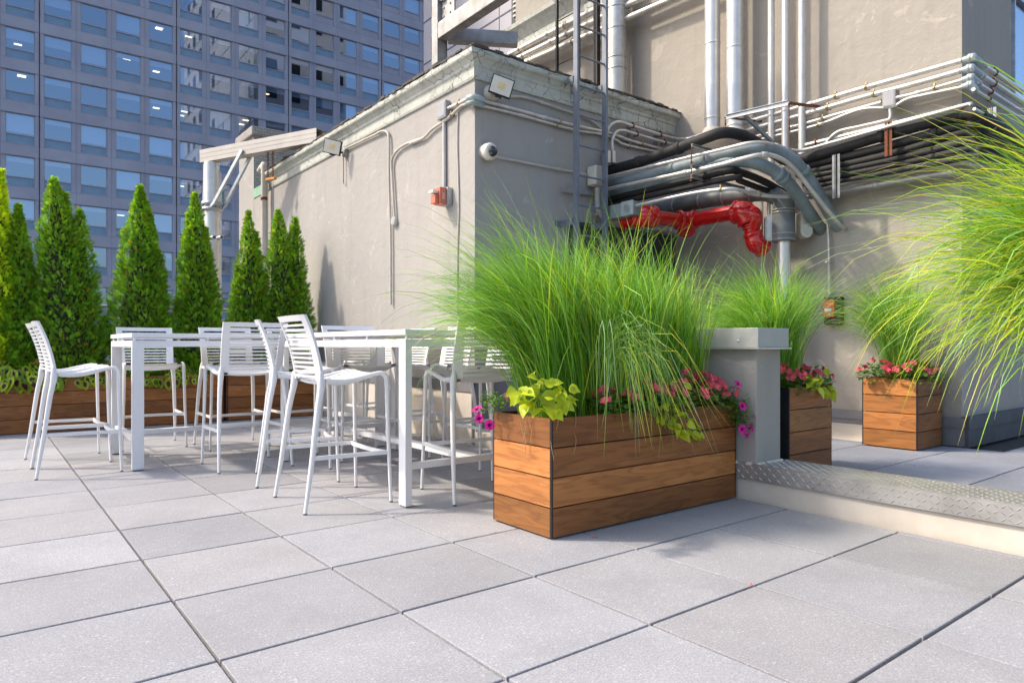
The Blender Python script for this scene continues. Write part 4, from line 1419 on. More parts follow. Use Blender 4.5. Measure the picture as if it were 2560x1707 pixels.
# ---- second and third planters
begonia((P2[0] + .15, P2[1] + .07, z2 + .03), .14, .12, 'coral pink begonia in the black sided planter, beside the pier', 45, 12)
begonia((P2[2] - .10, P2[1] + .08, z2 + .03), .12, .13, 'coral pink begonia in the black sided planter, right hand one', 46, 10)
vs = [(2020, 940, .06, -.5), (2045, 945, .075, .3), (2062, 925, .06, .8), (2040, 965, .09, .0), (2070, 962, .085, .6), (2025, 958, .08, -.6), (2055, 975, .085, .5), (2075, 980, .08, .6)]
vine((4.46, 2.44, z2 + .03), 'lime sweet potato vine on the right of the black sided planter', vine_spots(vs, 2.36, 6), 63)
begonia((P3[0] + .06, P3[3] - .10, z2 + .03), .15, .14, 'coral pink begonia on the sunny side of the tower corner planter', 47, 14)
begonia((P3[0] + .10, P3[1] + .08, z2 + .03), .15, .13, 'coral pink begonia on the front corner of the tower corner planter', 48, 14)
begonia((P3[2] - .10, P3[1] + .08, z2 + .03), .14, .12, 'coral pink begonia at the shaded right of the tower corner planter', 49, 11)

# ---- edge planting under the evergreens
def sx(px, Y=9.0): return onY(px, 900, Y).x
coleus((sx(30), 8.98, .60), 'big lime and burgundy coleus spilling at the far left edge of the back planter', .34, .22, 90, 71, .165)
coleus((sx(190), 8.98, .57), 'small coleus behind the seat of the leftmost bar stool', .24, .10, 60, 72, .12)
coleus((sx(390), 8.97, .55), 'coleus hanging below the seat of the far row stool on the left', .20, .03, 34, 73, .13)
coleus((sx(460), 9.0, .56), 'yellow tinged coleus with a flower spike between two far row stools', .18, .16, 70, 74, .085)
begonia((sx(268), 9.0, .58), .13, .12, 'pink begonia beside the far left leg of the far table', 75, 9, 'pink begonias in the back planters')
begonia((sx(580), 9.0, .58), .14, .10, 'pink begonia seen through the stool back near the planter seam', 76, 8, 'pink begonias in the back planters')
begonia((sx(795), 8.98, .58), .12, .12, 'pink begonia at the wall end of the back planters', 77, 8, 'pink begonias in the back planters')
begonia((sx(110), 9.0, .62), .10, .20, 'pink begonia glimpsed behind the leftmost stool back', 78, 4, 'pink begonias in the back planters')

# ---- arborvitae
def spray_proto():
    # one feathery spray in its plane: (x along, y across)
    q = []
    def strip(a, b, w): q.append((a, b, w))
    strip((0, 0), (1, 0), .085)
    for i, (t, L_) in enumerate([(.12, .40), (.27, .48), (.42, .46), (.57, .40), (.72, .30), (.86, .2)]):
        for s in (-1, 1):
            e = (t + L_ * .72, s * L_ * .62)
            strip((t, 0), e, .085)
    return q
SPR = spray_proto()
def arbor(name, label, lobes, seed, n=3600, zb=.60, Y=9.16, sunny=0):
    """lobes: (apex px, apex py, base px, half width px) measured against the planter line"""
    g = np.random.default_rng(seed); n = int(n * 1.45)
    dd = lambda px: onY(px, 800, Y)
    A = []
    for (ax, ay, bx, hw) in lobes:
        ap = onY(ax, ay, Y); bs = onY(bx, 800, Y)
        dep = bs.x * SY + bs.y * CY
        A.append((ap.x, ap.z, bs.x, hw / FP * dep * 1.10))
    wts = np.array([(a[1] - zb) * a[3] for a in A]); wts /= wts.sum()
    basex = A[0][2]
    t = thing(name, label, 'tree', (basex, Y, zb - .06), 0, 'columnar evergreens in the back planters')
    which = g.choice(len(A), n, p=wts)
    ax = np.array([a[0] for a in A])[which]; az = np.array([a[1] for a in A])[which]; bx = np.array([a[2] for a in A])[which]; R0 = np.array([a[3] for a in A])[which]
    u = g.random(n) ** 1.15 * .985                # height fraction
    z = zb - .04 + (az - zb + .04) * u
    prof = np.clip(np.minimum((1 - u) ** .70 * 1.12, .74 + u * 1.1), 0, 1)
    th = g.uniform(0, 2 * np.pi, n)
    lump = 1 + .10 * np.sin(th * 3 + z * 7 + seed) + .09 * np.sin(th * 5 - z * 11 + seed * 2) + .06 * np.sin(z * 23 + th * 2)
    rr = R0 * prof * lump * g.uniform(.72, 1.0, n) ** .7
    rr = np.maximum(rr - .03, .004)
    cx = ax * u + bx * (1 - u)
    P = np.stack([cx + np.cos(th) * rr, Y + np.sin(th) * rr * .9, z], 1)
    # direction: up and out
    o = g.uniform(.15, .95, n)
    D = np.stack([np.cos(th) * o + g.normal(0, .28, n), np.sin(th) * o + g.normal(0, .28, n), g.uniform(.35, 1.0, n)], 1)
    D /= np.linalg.norm(D, axis=1)[:, None]
    # sprays stand roughly radial planes
    rad = np.stack([np.cos(th), np.sin(th), np.zeros(n)], 1)
    tmp = rad + g.normal(0, .45, (n, 3)); Sd = np.cross(D, np.cross(tmp, D)); 
    Sd /= np.linalg.norm(Sd, axis=1)[:, None] + 1e-9
    mixp = g.random(n) < .5
    T = np.cross(D, Sd); Sd[mixp] = T[mixp]
    sz = g.uniform(.045, .088, n) * (1 - .35 * u)
    Nn = np.cross(D, Sd)
    VV = []; 
    for (a, b, w_) in SPR:
        a = np.array(a, float); b = np.array(b, float); dv = b - a; dv /= np.linalg.norm(dv); pr = np.array([-dv[1], dv[0]]) * w_ / 2
        curl = lambda q: -.25 * q[0] ** 2
        for c_ in (a - pr * .7, a + pr * .7, b + pr * .45, b - pr * .45):
            VV.append(P + (D * c_[0] + Sd * c_[1] + Nn * curl(c_) * .6) * sz[:, None])
    K = len(SPR)
    V = np.stack(VV, 1).reshape(-1, 3)
    F = np.arange(len(V)).reshape(-1, 4)
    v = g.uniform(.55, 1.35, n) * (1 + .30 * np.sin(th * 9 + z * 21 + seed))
    col = np.stack([v * g.uniform(.8, 1.25, n), v, v * .9], 1)
    br = g.random(n) < .035
    col[br] = np.stack([v[br] * 2.0, v[br] * .75, v[br] * .8], 1)
    if sunny: col = np.stack([v * 2.9, v * 1.85, v * .9], 1)  # sunlit look of the left edge tree, put into its spray colour
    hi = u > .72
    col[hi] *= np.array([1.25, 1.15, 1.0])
    org = np.array([basex, Y, zb - .06])
    me = bpy.data.meshes.new('crown')
    me.vertices.add(len(V)); me.vertices.foreach_set('co', (V - org).astype(np.float32).ravel())
    me.loops.add(F.size); me.loops.foreach_set('vertex_index', F.ravel().astype(np.int32))
    me.polygons.add(len(F)); me.polygons.foreach_set('loop_start', np.arange(0, F.size, 4, dtype=np.int32))
    me.update(calc_edges=True)
    ca = me.color_attributes.new('tone', 'FLOAT_COLOR', 'CORNER')
    c4 = np.concatenate([col, np.ones((n, 1))], 1)
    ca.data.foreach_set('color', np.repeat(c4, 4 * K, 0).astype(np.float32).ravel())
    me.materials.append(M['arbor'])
    c = bpy.data.objects.new('crown', me); C.objects.link(c); c.parent = t
    # inner twig mass so the crown is not hollow, and a tapered trunk
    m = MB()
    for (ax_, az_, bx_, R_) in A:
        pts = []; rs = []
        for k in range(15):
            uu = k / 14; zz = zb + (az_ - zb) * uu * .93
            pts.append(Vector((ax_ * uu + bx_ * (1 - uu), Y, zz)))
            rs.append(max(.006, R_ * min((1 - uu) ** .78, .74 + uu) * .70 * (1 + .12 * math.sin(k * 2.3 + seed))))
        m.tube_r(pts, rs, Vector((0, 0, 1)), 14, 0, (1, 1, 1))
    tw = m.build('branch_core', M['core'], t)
    m = MB(); m.tube([(basex, Y, zb - .06), (basex, Y, zb + .6), (A[0][0], Y, A[0][1] - .15)], [.032, .022, .005], 9); m.build('trunk', M['bark'], t)
    return t

V_ = 1.0884
def L4(ax, ay, bx, hw): return (ax * V_, ay * V_, bx * V_, hw * V_)
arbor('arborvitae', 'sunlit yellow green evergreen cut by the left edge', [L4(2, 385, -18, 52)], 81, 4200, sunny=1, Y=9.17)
arbor('arborvitae', 'evergreen tree standing behind the leftmost bar stool, first full one from the left', [L4(42, 468, 42, 52), L4(20, 500, 30, 45)], 82, 7500)
arbor('arborvitae', 'evergreen tree with a crooked double top, second full one from the left', [L4(122, 405, 162, 78), L4(184, 478, 170, 66), L4(106, 520, 140, 50), L4(150, 440, 160, 50)], 83, 10000)
arbor('arborvitae', 'evergreen tree with a clean pointed cone shape', [L4(322, 424, 321, 71), L4(345, 490, 335, 55)], 84, 9000)
arbor('arborvitae', 'evergreen tree in front of the davit pole', [L4(447, 440, 455, 56), L4(432, 490, 450, 48), L4(472, 520, 462, 50)], 85, 8000)
arbor('arborvitae', 'slimmest evergreen tree, in front of the brick chimney', [L4(570, 482, 576, 50), L4(588, 530, 580, 46), L4(546, 610, 562, 44)], 86, 6500)
arbor('arborvitae', 'evergreen tree with a forked top nearest the stucco wall', [L4(638, 480, 658, 60), L4(678, 498, 664, 54)], 87, 7500)

# ================================================================== PIPES, CONDUITS AND DEVICES
def pts_of(spec):
    """(crop function, a, b, 'X'|'Y', value) -> world points on real planes"""
    out = []
    for s in spec:
        if isinstance(s, Vector): out.append(s); continue
        fn, a, b, ax, v = s
        q = fn(a, b) if fn else (a, b)
        out.append(onX(*q, v) if ax == 'X' else onY(*q, v))
    return out


def along(pts, f):
    ls = [(b - a).length for a, b in zip(pts[:-1], pts[1:])]
    d = f * sum(ls)
    for a, b, l in zip(pts[:-1], pts[1:], ls):
        if d <= l: return a.lerp(b, d / l), (b - a).normalized()
        d -= l
    return pts[-1], (pts[-1] - pts[-2]).normalized()


def run(name, label, cat, spec, r, mat, group=None, clamps=(), cmat='rust', couple=(), smooth=True, seg=12, mater=None, wall=None):
    pts = pts_of(spec)
    path = curve(pts, 6) if smooth else fillet(pts, r * 4)
    t = thing(name, label, cat, pts[0], 0, group)
    m = MB(); m.tube(path, r, seg); m.build('pipe_run', M[mat], t)
    for f in couple:
        p, d = along(path, f)
        m = MB(); m.lathe(p - d * .028, d, [(0, r + .001), (.003, r * 1.16 + .002), (.053, r * 1.16 + .002), (.056, r + .001)], seg); m.build('coupling', M[mat], t)
    for f in clamps:
        p, d = along(path, f)
        m = MB(); m.lathe(p - d * .010, d, [(0, r + .0015), (0, r + .006), (.02, r + .006), (.02, r + .0015)], seg)
        u = Vector((0, 0, 1)) if abs(d.z) < .8 else Vector((0, 1, 0))
        m.beam(p + u * r, p + u * (r + .024), .014, .018)
        if wall:
            w_ = Vector((1, 0, 0)) if wall == 'X' else Vector((0, 1, 0))
            m.beam(p + w_ * r, p + w_ * (r + .03), .02, .03)
        m.build('clamp', M[cmat], t)
    return t


def AYP(spec0):
    p = pts_of([spec0])[0]; return Vector((p.x, AY + .02, p.z))

G1 = 'pipes crossing from the annex to the tower'
# -- bundle leaving the annex wall towards the viewer, then bending to the tower
s0 = (r4, 410, 520, 'X', 5.50)
run('insulated_pipe', 'thickest black foam covered pipe, topmost of the bundle, running on round the tower corner', 'pipe',
    [AYP(s0), s0, (r4, 680, 445, 'X', 5.50), (r4, 1080, 298, 'X', 5.50), (r4, 1250, 243, 'X', 5.58), (r4, 1380, 256, 'X', 5.80), (r4, 1490, 305, 'X', 6.05), (r4, 1640, 400, 'X', 6.25), (r4, 1813, 441, 'X', 6.32),
     (r3, 1120, 822, 'X', 6.32), (r3, 1580, 702, 'X', 6.32), (r3, 1680, 712, 'Y', 2.00), (r3, 1960, 885, 'Y', 2.00)], .053, 'foam', G1, couple=(.10, .20, .62, .80), seg=16)
s0 = (r4, 410, 565, 'X', 5.40)
run('conduit', 'thin pale conduit riding over the blue grey pipes then along the top black pipe', 'conduit',
    [AYP(s0), s0, (r4, 1200, 376, 'X', 5.40), (r4, 1480, 314, 'X', 5.44), (r4, 1650, 335, 'X', 5.80), (r4, 1780, 374, 'X', 6.15), (r4, 1900, 357, 'X', 6.24), (r3, 800, 868, 'X', 6.24), (r3, 1560, 655, 'X', 6.24), (r3, 1625, 648, 'X', 6.24)], .016, 'cond', G1, couple=(.3, .55))
s0 = (r4, 410, 625, 'X', 5.52)
run('painted_pipe', 'upper of two fat blue grey pipes curving down into the tower wall', 'pipe',
    [AYP(s0), s0, (r4, 800, 532, 'X', 5.52), (r4, 1250, 402, 'X', 5.52), (r4, 1480, 352, 'X', 5.58), (r4, 1650, 375, 'X', 5.80), (r4, 1780, 450, 'X', 6.00), (r4, 1900, 600, 'X', 6.20), (r4, 2010, 780, 'X', 6.42), (r4, 2110, 945, 'X', 6.63)], .056, 'bluep', G1, couple=(.32, .44, .78), seg=18)
s0 = (r4, 440, 648, 'X', 5.40)
run('conduit', 'pale conduit clamped above the lower blue grey pipe, plunging to the tower wall', 'conduit',
    [AYP(s0), s0, (r4, 1150, 497, 'X', 5.40), (r4, 1400, 432, 'X', 5.42), (r4, 1560, 402, 'X', 5.52), (r4, 1690, 438, 'X', 5.72), (r4, 1790, 518, 'X', 5.90), (r4, 1900, 655, 'X', 6.06), (r4, 2040, 830, 'X', 6.30), (r4, 2120, 922, 'X', 6.48), (r4, 2168, 945, 'X', 6.62)], .021, 'cond', G1, couple=(.35, .60))
s0 = (r4, 470, 670, 'X', 5.52)
run('painted_pipe', 'lower of two fat blue grey pipes, rust stained at its collar', 'pipe',
    [AYP(s0), s0, (r4, 1100, 525, 'X', 5.52), (r4, 1300, 455, 'X', 5.54), (r4, 1480, 460, 'X', 5.66), (r4, 1650, 535, 'X', 5.85), (r4, 1760, 640, 'X', 6.05), (r4, 1850, 765, 'X', 6.28), (r4, 1985, 965, 'X', 6.63)], .058, 'bluep', G1, couple=(.70, .72), seg=18)
s0 = (r4, 410, 735, 'X', 5.50)
run('insulated_pipe', 'black foam covered pipe slung under the lower blue grey pipe', 'pipe',
    [AYP(s0), s0, (r4, 1000, 592, 'X', 5.50), (r4, 1290, 522, 'X', 5.50), (r4, 1400, 537, 'X', 5.70), (r4, 1560, 600, 'X', 6.0), (r4, 1700, 678, 'X', 6.5)], .034, 'foam', G1, seg=14)
s0 = (r4, 520, 752, 'X', 5.50)
run('insulated_pipe', 'lowest black foam covered pipe of the crossing bundle, just above the grey duct', 'pipe',
    [AYP(s0), s0, (r4, 1290, 580, 'X', 5.50), (r4, 1380, 595, 'X', 5.70), (r4, 1560, 660, 'X', 6.1), (r4, 1700, 692, 'X', 6.55)], .028, 'foam', G1, seg=14)
s0 = (r4, 540, 795, 'X', 5.30)
run('conduit', 'long silver conduit passing just above the red pipe and on along the tower', 'conduit',
    [AYP(s0), s0, (r4, 1000, 692, 'X', 5.30), (r4, 1280, 655, 'X', 5.32), (r4, 1400, 668, 'X', 5.5), (r4, 1500, 698, 'X', 5.75), (r4, 1730, 711, 'X', 6.10), (r4, 1940, 670, 'X', 6.46), (r4, 2352, 582, 'X', 6.46), (r3, 1540, 1006, 'X', 6.46), (r3, 1650, 1006, 'X', 6.45), (r3, 1740, 1030, 'Y', 2.10), (r3, 1960, 1130, 'Y', 2.10)],
    .017, 'alu', G1, clamps=(.30, .40), cmat='brassy', couple=(.62,))
# -- grey lagged duct with elbow and silver riser
t = thing('grey_duct', 'fat dull grey duct behind the red pipe, turning down into a silver riser', 'duct', (6.1, 4, 2.1))
pts = pts_of([(r4, 700, 835, 'X', 6.18), (r4, 840, 800, 'X', 6.18), (r4, 1100, 742, 'X', 6.18), (r4, 1450, 690, 'X', 6.20), (r4, 1600, 690, 'X', 6.24), (r4, 1702, 745, 'X', 6.28)])
m = MB(); m.tube(curve(pts, 6), .085, 20); m.build('duct_run', M['duct'], t)
for f in (.25, .45, .62, .8):
    p, d = along(pts, f); m = MB(); m.lathe(p - d * .008, d, [(0, .087), (.003, .091), (.013, .091), (.016, .087)], 20); m.build('band', M['galvd'], t)
p1, p2 = onX(*r4(1704, 700), 6.28), onX(*r4(1704, 1040), 6.28)
m = MB(); m.lathe((p2.x, p2.y, p2.z), (0, 0, 1), [(0, .107), ((p1 - p2).z * .62, .105), ((p1 - p2).z, .100)], 24); m.build('lagging', M['duct'], t)
for f in (.02, .14, .6, .66):
    m = MB(); m.lathe((p2.x, p2.y, p2.z + f * (p1 - p2).z), (0, 0, 1), [(0, .107), (.002, .111), (.012, .111), (.014, .107)], 24); m.build('band', M['galvd'], t)
m = MB(); m.lathe((p2.x, p2.y, FZ), (0, 0, 1), [(0, .062), (p2.z - FZ + .01, .062)], 20); m.build('riser', M['alu'], t)
# oval covers either side of the riser
def oval_cover(name, label, p, h, wd, dep, n, mat, parent=None):
    t_ = thing(name, label, 'box', p)
    n = Vector(n).normalized(); s = n.cross(Vector((0, 0, 1)))
    def ov(k, ww, hh, off):
        V = []
        for i in range(28):
            a = i / 28 * 2 * math.pi
            x = math.cos(a) * ww / 2; z = math.sin(a) * ww / 2 + (hh / 2 - ww / 2) * (1 if math.sin(a) >= 0 else -1)
            V.append(Vector(p) + s * x + Vector((0, 0, z)) + n * off)
        return V
    m = MB(); A, B_, D = ov(0, wd, h, 0), ov(0, wd, h, dep * .85), ov(0, wd * .9, h * .97, dep)
    F = [(i, (i + 1) % 28, 28 + (i + 1) % 28, 28 + i) for i in range(28)] + [(28 + i, 28 + (i + 1) % 28, 56 + (i + 1) % 28, 56 + i) for i in range(28)] + [tuple(range(56, 84))]
    m.add(A + B_ + D, F); m.build('body', M[mat], t_)
    m = MB(); A, B_ = ov(0, wd * .58, h * .80, dep + .0005), ov(0, wd * .54, h * .78, dep + .006)
    m.add(A + B_, [(i, (i + 1) % 28, 28 + (i + 1) % 28, 28 + i) for i in range(28)] + [tuple(range(28, 56))]); m.build('cover_plate', M['alu'], t_)
    return t_
oval_cover('conduit_fitting', 'oval grey conduit fitting to the left of the silver riser', onX(*r3(395, 1400), 6.24), .27, .085, .05, (-.75, -.65, 0), 'cond')
run('conduit', 'short conduit dropping into the oval fitting left of the silver riser', 'conduit', [(r3, 398, 1200, 'X', 6.26), (r3, 396, 1330, 'X', 6.26)], .018, 'cond')
run('conduit', 'thin conduit standing between the red elbow and the oval fitting', 'conduit', [(r3, 358, 1190, 'X', 6.22), (r3, 358, 1470, 'X', 6.22)], .0085, 'cond')
oval_cover('conduit_fitting', 'rounded pale grey box to the right of the silver riser', onX(*r3(603, 1378), 6.50), .28, .13, .09, (-.55, -.83, 0), 'plastic')
# -- red pipe
t = thing('red_pipe', 'glossy red standpipe run with elbow joints under the pipe bundle', 'pipe', (5.5, 5, 1.8))
P0 = onX(*r4(690, 852), 5.44); P00 = P0 + Vector((-.02, .30, -.03))
P1 = onY(*r4(985, 892), P0.y - .03); P2_ = onX(*r4(1425, 812), P1.x); P3_ = P2_ + Vector((.05, -.09, -.26))
P3_ = onX(*r4(1470, 960), P2_.x + .05); P4_ = onX(*r4(1490, 1065), P2_.x + .06); P5_ = onX(*r4(1580, 1110), P2_.x + .22)
P2b = P2_
m = MB(); m.tube([P00, P0, P1], .074, 22, fil=.10); m.build('straight', M['red'], t)
m = MB(); m.tube([P1, P2b], .078, 22); m.build('straight', M['red'], t)
m = MB(); m.tube(curve([P2b, P2b + (P3_ - P2b) * .35 + (P2b - P1).normalized() * .08, P3_, P4_], 6), .074, 22); m.build('straight', M['red'], t)
def fitting(c, d1, d2, R_, name='elbow'):
    """cast elbow: bulged body with rolled lips at both mouths"""
    m = MB(); d1 = d1.normalized(); d2 = d2.normalized()
    path = curve([c + d1 * .13, c + d1 * .07 + d2 * .012, c + (d1 + d2) * .02, c + d2 * .07 + d1 * .012, c + d2 * .13], 5)
    n = len(path); rs = []
    for i in range(n):
        u = i / (n - 1)
        rs.append(R_ * (1.0 + .10 * math.sin(u * math.pi)) if .10 < u < .90 else R_ * 1.16)
    rs[0] = rs[-1] = R_ * 1.02
    m.tube(path, rs, 24)
    m.build(name, M['red'], t)
fitting(P0, (P00 - P0), (P1 - P0), .100)
fitting(P1, (P0 - P1), (P2b - P1), .094)
fitting(P1 + Vector((0, 0, -.01)), Vector((-.2, -.3, -1)), Vector((.35, .3, -.8)), .078, 'branch_cap')
fitting(P2b, (P1 - P2b), (P3_ - P2b), .104)
fitting(P4_, (P3_ - P4_), (P5_ - P4_), .084)
for f in (.25, .5, .7):
    p = P2b.lerp(P3_, .35 + f * .6); d = (P3_ - P2b).normalized()
    m = MB(); m.lathe(p, d, [(0, .075), (.004, .086), (.018, .086), (.022, .075)], 22); m.build('collar', M['red'], t)
# lower pipe + LB on the annex wall
run('painted_pipe', 'grey painted pipe bending down and passing above the charcoal door', 'pipe',
    [(r4, 333, 650, 'Y', 5.24), (r4, 333, 740, 'Y', 5.24), (r4, 352, 830, 'Y', 5.24), (r4, 430, 890, 'Y', 5.24), (r4, 640, 925, 'Y', 5.26), (r4, 930, 968, 'Y', 5.27)], .028, 'condp', clamps=(.12,), cmat='galv', couple=(.5, .9))
def box_thing(name, label, a, b, mat, bev=.006, cover='alu', face='Y', cat='box'):
    a, b = Vector(a), Vector(b)
    t_ = thing(name, label, cat, ((a.x + b.x) / 2, (a.y + b.y) / 2, min(a.z, b.z)))
    m = MB(); m.box(a, b); m.build('body', M[mat], t_, bevel=bev)
    lo = Vector((min(a.x, b.x), min(a.y, b.y), min(a.z, b.z))); hi = Vector((max(a.x, b.x), max(a.y, b.y), max(a.z, b.z)))
    m = MB(); i_ = min(hi.z - lo.z, (hi.x - lo.x) if face == 'Y' else (hi.y - lo.y)) * .1
    if face == 'Y': m.box((lo.x + i_, lo.y - .004, lo.z + i_), (hi.x - i_, lo.y - .0005, hi.z - i_))
    else: m.box((lo.x - .004, lo.y + i_, lo.z + i_), (lo.x - .0005, hi.y - i_, hi.z - i_))
    m.build('cover_plate', M[cover], t_, bevel=.0015)
    return t_
a = onY(*r2(1190, 1010), 5.22); b = onY(*r2(1240, 1140), 5.22)
box_thing('conduit_fitting', 'tall pale conduit elbow box beside the blue ladder rail', (a.x, 5.20, b.z), (b.x, 5.335, a.z), 'plastic', .02, 'condp')
for q, lab in ((1272, 'left of two slim grey conduit bodies above the black pipe'), (1302, 'right of two slim grey conduit bodies above the black pipe')):
    a = onY(*r2(q - 11, 920), 5.24); b = onY(*r2(q + 11, 1005), 5.24)
    box_thing('conduit_fitting', lab, (a.x, 5.22, b.z), (b.x, 5.29, a.z), 'greyplastic', .012)
# strut stub behind ladder
a = onY(*r2(990, 1165), 5.30); b = onY(*r2(1215, 1190), 5.30)
m = MB(); m.beam(a, b, .022, .042); o = m.build('strut_bar', M['galvd']); tag(o, 'rusting steel strut bar bolted to the annex wall behind the blue ladder', 'bracket')
# grey speaker box
a = onY(*r4(442, 745), 5.0); 
a = onX(*r4(515, 735), 5.30); b = onX(*r4(592, 850), 5.30)
t = thing('wall_speaker', 'grey green speaker box at the left end of the red pipe', 'speaker', (5.35, 5.0, 1.9))
m = MB(); X0 = 5.24; y0_, y1_ = onX(*r4(592, 800), X0).y, onX(*r4(505, 800), X0).y
zt_, zb_ = onX(*r4(550, 742), X0).z, onX(*r4(550, 850), X0).z
m.box((X0, y0_, zb_), (X0 + .02, y1_ + .0, zt_)); m.build('face', M['greyplastic'], t, bevel=.004)
m = MB(); m.box((X0 + .0205, y0_ + .004, zb_ + .004), (X0 + .18, y1_ + .22, zt_ - .004)); m.build('body', M['greenish'], t, bevel=.004)
m = MB(); c = Vector((X0 - .0005, (y0_ + y1_) / 2, (zt_ + zb_) / 2))
for rr in (.044, .036, .028, .020, .012): m.lathe(c + Vector((.001, 0, 0)), (-1, 0, 0), [(0, rr), (.003, rr), (.003, rr - .003), (0, rr - .003)], 20)
m.build('grille', M['greenish'], t)

# -- silver ducts and pipes up the tower
G2 = 'silver ducts up the tower'
def vert(name, label, cat, q, yb, X, r, mat, ytop=-260, bands=(), group=None, flange=True, seg=20, seam=False):
    p = onX(*q(0, 0), X) if False else None
    pb = onX(*yb, X); pt = onX(yb[0], ytop, X)
    t_ = thing(name, label, cat, pb, 0, group)
    m = MB(); m.lathe(pb, (0, 0, 1), [(0, r), (pt.z - pb.z, r)], seg); m.build('pipe_run', M[mat], t_)
    for by in bands:
        z = onX(yb[0], by, X).z
        m = MB(); m.lathe((pb.x, pb.y, z), (0, 0, 1), [(0, r), (.003, r + .003), (.022, r + .003), (.025, r)], seg); m.build('band', M[mat], t_)
    if flange:
        m = MB(); m.lathe(pb + Vector((0, 0, -.02)), (0, 0, 1), [(0, r + .03), (.02, r + .028), (.06, r + .002)], seg); m.build('flange', M['curb'], t_)
    return t_
vert('silver_duct', 'left of the paired bright silver ducts rising up the tower wall', 'duct', r4, (1781, 330), 6.38, .084, 'alu', bands=(114, 300), group=G2, seg=28)
vert('silver_duct', 'right of the paired bright silver ducts rising up the tower wall', 'duct', r4, (1837, 332), 6.38, .088, 'alu', bands=(124, 318), group=G2, seg=28)
vert('riser_pipe', 'first of three slim silver risers right of the paired ducts', 'pipe', r4, (1928, 430), 6.44, .034, 'cond', bands=(292,), group='slim silver risers', flange=False)
vert('riser_pipe', 'middle of three slim silver risers right of the paired ducts', 'pipe', r4, (1963, 420), 6.44, .035, 'alu', bands=(280,), group='slim silver risers', flange=False)
vert('riser_pipe', 'last of three slim silver risers, nearest the open tan wall', 'pipe', r4, (2005, 420), 6.44, .036, 'cond', bands=(268,), group='slim silver risers', flange=False)
pd = onX(1541, 250, 6.36)
t = thing('silver_duct', 'widest weathered duct standing on the annex roof behind the ladder', 'duct', (pd.x, pd.y, 3.7), 0, G2)
m = MB(); m.lathe((pd.x, pd.y, 3.702), (0, 0, 1), [(0, .12), (2.9, .12)], 28); m.build('pipe_run', M['cond'], t)
for by in (25, 78, 150, 178):
    z = onX(1541, by, 6.36).z; m = MB(); m.lathe((pd.x, pd.y, z), (0, 0, 1), [(0, .12), (.003, .124), (.02, .124), (.023, .12)], 28); m.build('band', M['galv'], t)
# -- conduits along the tower above the black bundle, turning the corner
G3 = 'conduits round the tower corner'
def cornerbox(label, fn, a0, b0, a1, b1, X, mat, nxt=None):
    p, q = onX(*fn(a0, b0), X), onX(*fn(a1, b1), X)
    t_ = thing('conduit_elbow', label, 'conduit fitting', p, 0, 'conduit elbows on the tower corner')
    m = MB(); d = (q - p).normalized()
    m.tube([p, p + d * .03, p + d * .05, q, q + d * .01], [.026, .028, .040, .040, .030], 10)
    if nxt is not None: m.tube([q + Vector((0, 0, 0)), q.lerp(nxt, .45), nxt, nxt + (nxt - q).normalized() * .01], [.034, .034, .030, .026], 10)
    m.build('body', M[mat], t_)
    m = MB(); m.lathe(q + Vector((0, -.010, 0)) + d * .0, (-.25, -1, 0), [(0, .036), (.012, .035), (.018, .024)], 12); m.build('cover_plate', M['alu'], t_)
tspec = [
    ('topmost pale conduit on the open tan tower wall', [(r3, 250, 752), (r3, 640, 642), (r3, 940, 552), (r3, 1240, 468), (r3, 1580, 372)], [(1700, 398), (1960, 566)], .024, (.48, .62), 'cond', (1585, 370, 1640, 356)),
    ('second pale conduit down on the open tan tower wall', [(r3, 240, 806), (r3, 620, 700), (r3, 960, 600), (r3, 1240, 528), (r3, 1570, 436)], [(1692, 460), (1960, 634)], .024, (.45, .66), 'cond', (1575, 434, 1632, 420)),
    ('third conduit down, broken by the square junction box', [(r3, 270, 850), (r3, 640, 752), (r3, 820, 700), (r3, 1085, 628)], None, .016, (.6,), 'cond', None),
    ('lowest wavy conduit under the square junction box', [(r3, 320, 862), (r3, 680, 772), (r3, 900, 690), (r3, 1000, 665), (r3, 1150, 655), (r3, 1250, 606), (r3, 1400, 572), (r3, 1585, 533)], [(1650, 548), (1960, 740)], .0145, (.35,), 'cond', (1580, 534, 1630, 520)),
    ('short conduit from the junction box to the corner fitting', [(r3, 1178, 600), (r3, 1300, 572), (r3, 1580, 492)], [(1668, 505), (1960, 695)], .016, (.6,), 'cond', (1582, 492, 1632, 478)),
]
for lab, sp, cor, r_, cl, mt, cb in tspec:
    run('conduit', lab, 'conduit', [(f, a, b, 'X', 6.46) for f, a, b in sp], r_, mt, G3, clamps=cl, cmat='brassy', couple=(.36,), wall='X')
    if cor: run('conduit', lab.split(' conduit')[0] + ' conduit continuing round the shaded side of the tower corner', 'conduit', [(r3, a, b, 'Y', 2.13) for a, b in cor], r_, 'alu', G3, clamps=(.28,), cmat='rust', smooth=False)
    if cb: cornerbox('grey elbow fitting joining the ' + lab.split(' on ')[0].split(' under ')[0].split(' from ')[0] + ' at the corner', r3, *cb, 6.46, 'greyplastic', onY(*r3(cor[0][0] + 14, cor[0][1] + 9), 2.13))
a = onX(*r3(1092, 565), 6.44); b = onX(*r3(1172, 645), 6.44)
box_thing('junction_box', 'square grey junction box on the conduits of the tan wall', (6.44, b.y, b.z), (6.53, a.y, a.z), 'boxg', .004, 'boxg', 'X')
run('conduit', 'conduit looping down from the square junction box to the black bundle', 'conduit', [(r3, 748, 882, 'X', 6.40), (r3, 770, 850, 'X', 6.40), (r3, 830, 805, 'X', 6.42), (r3, 960, 775, 'X', 6.44), (r3, 1100, 742, 'X', 6.46), (r3, 1140, 725, 'X', 6.47), (r3, 1138, 650, 'X', 6.47)], .016, 'cond')
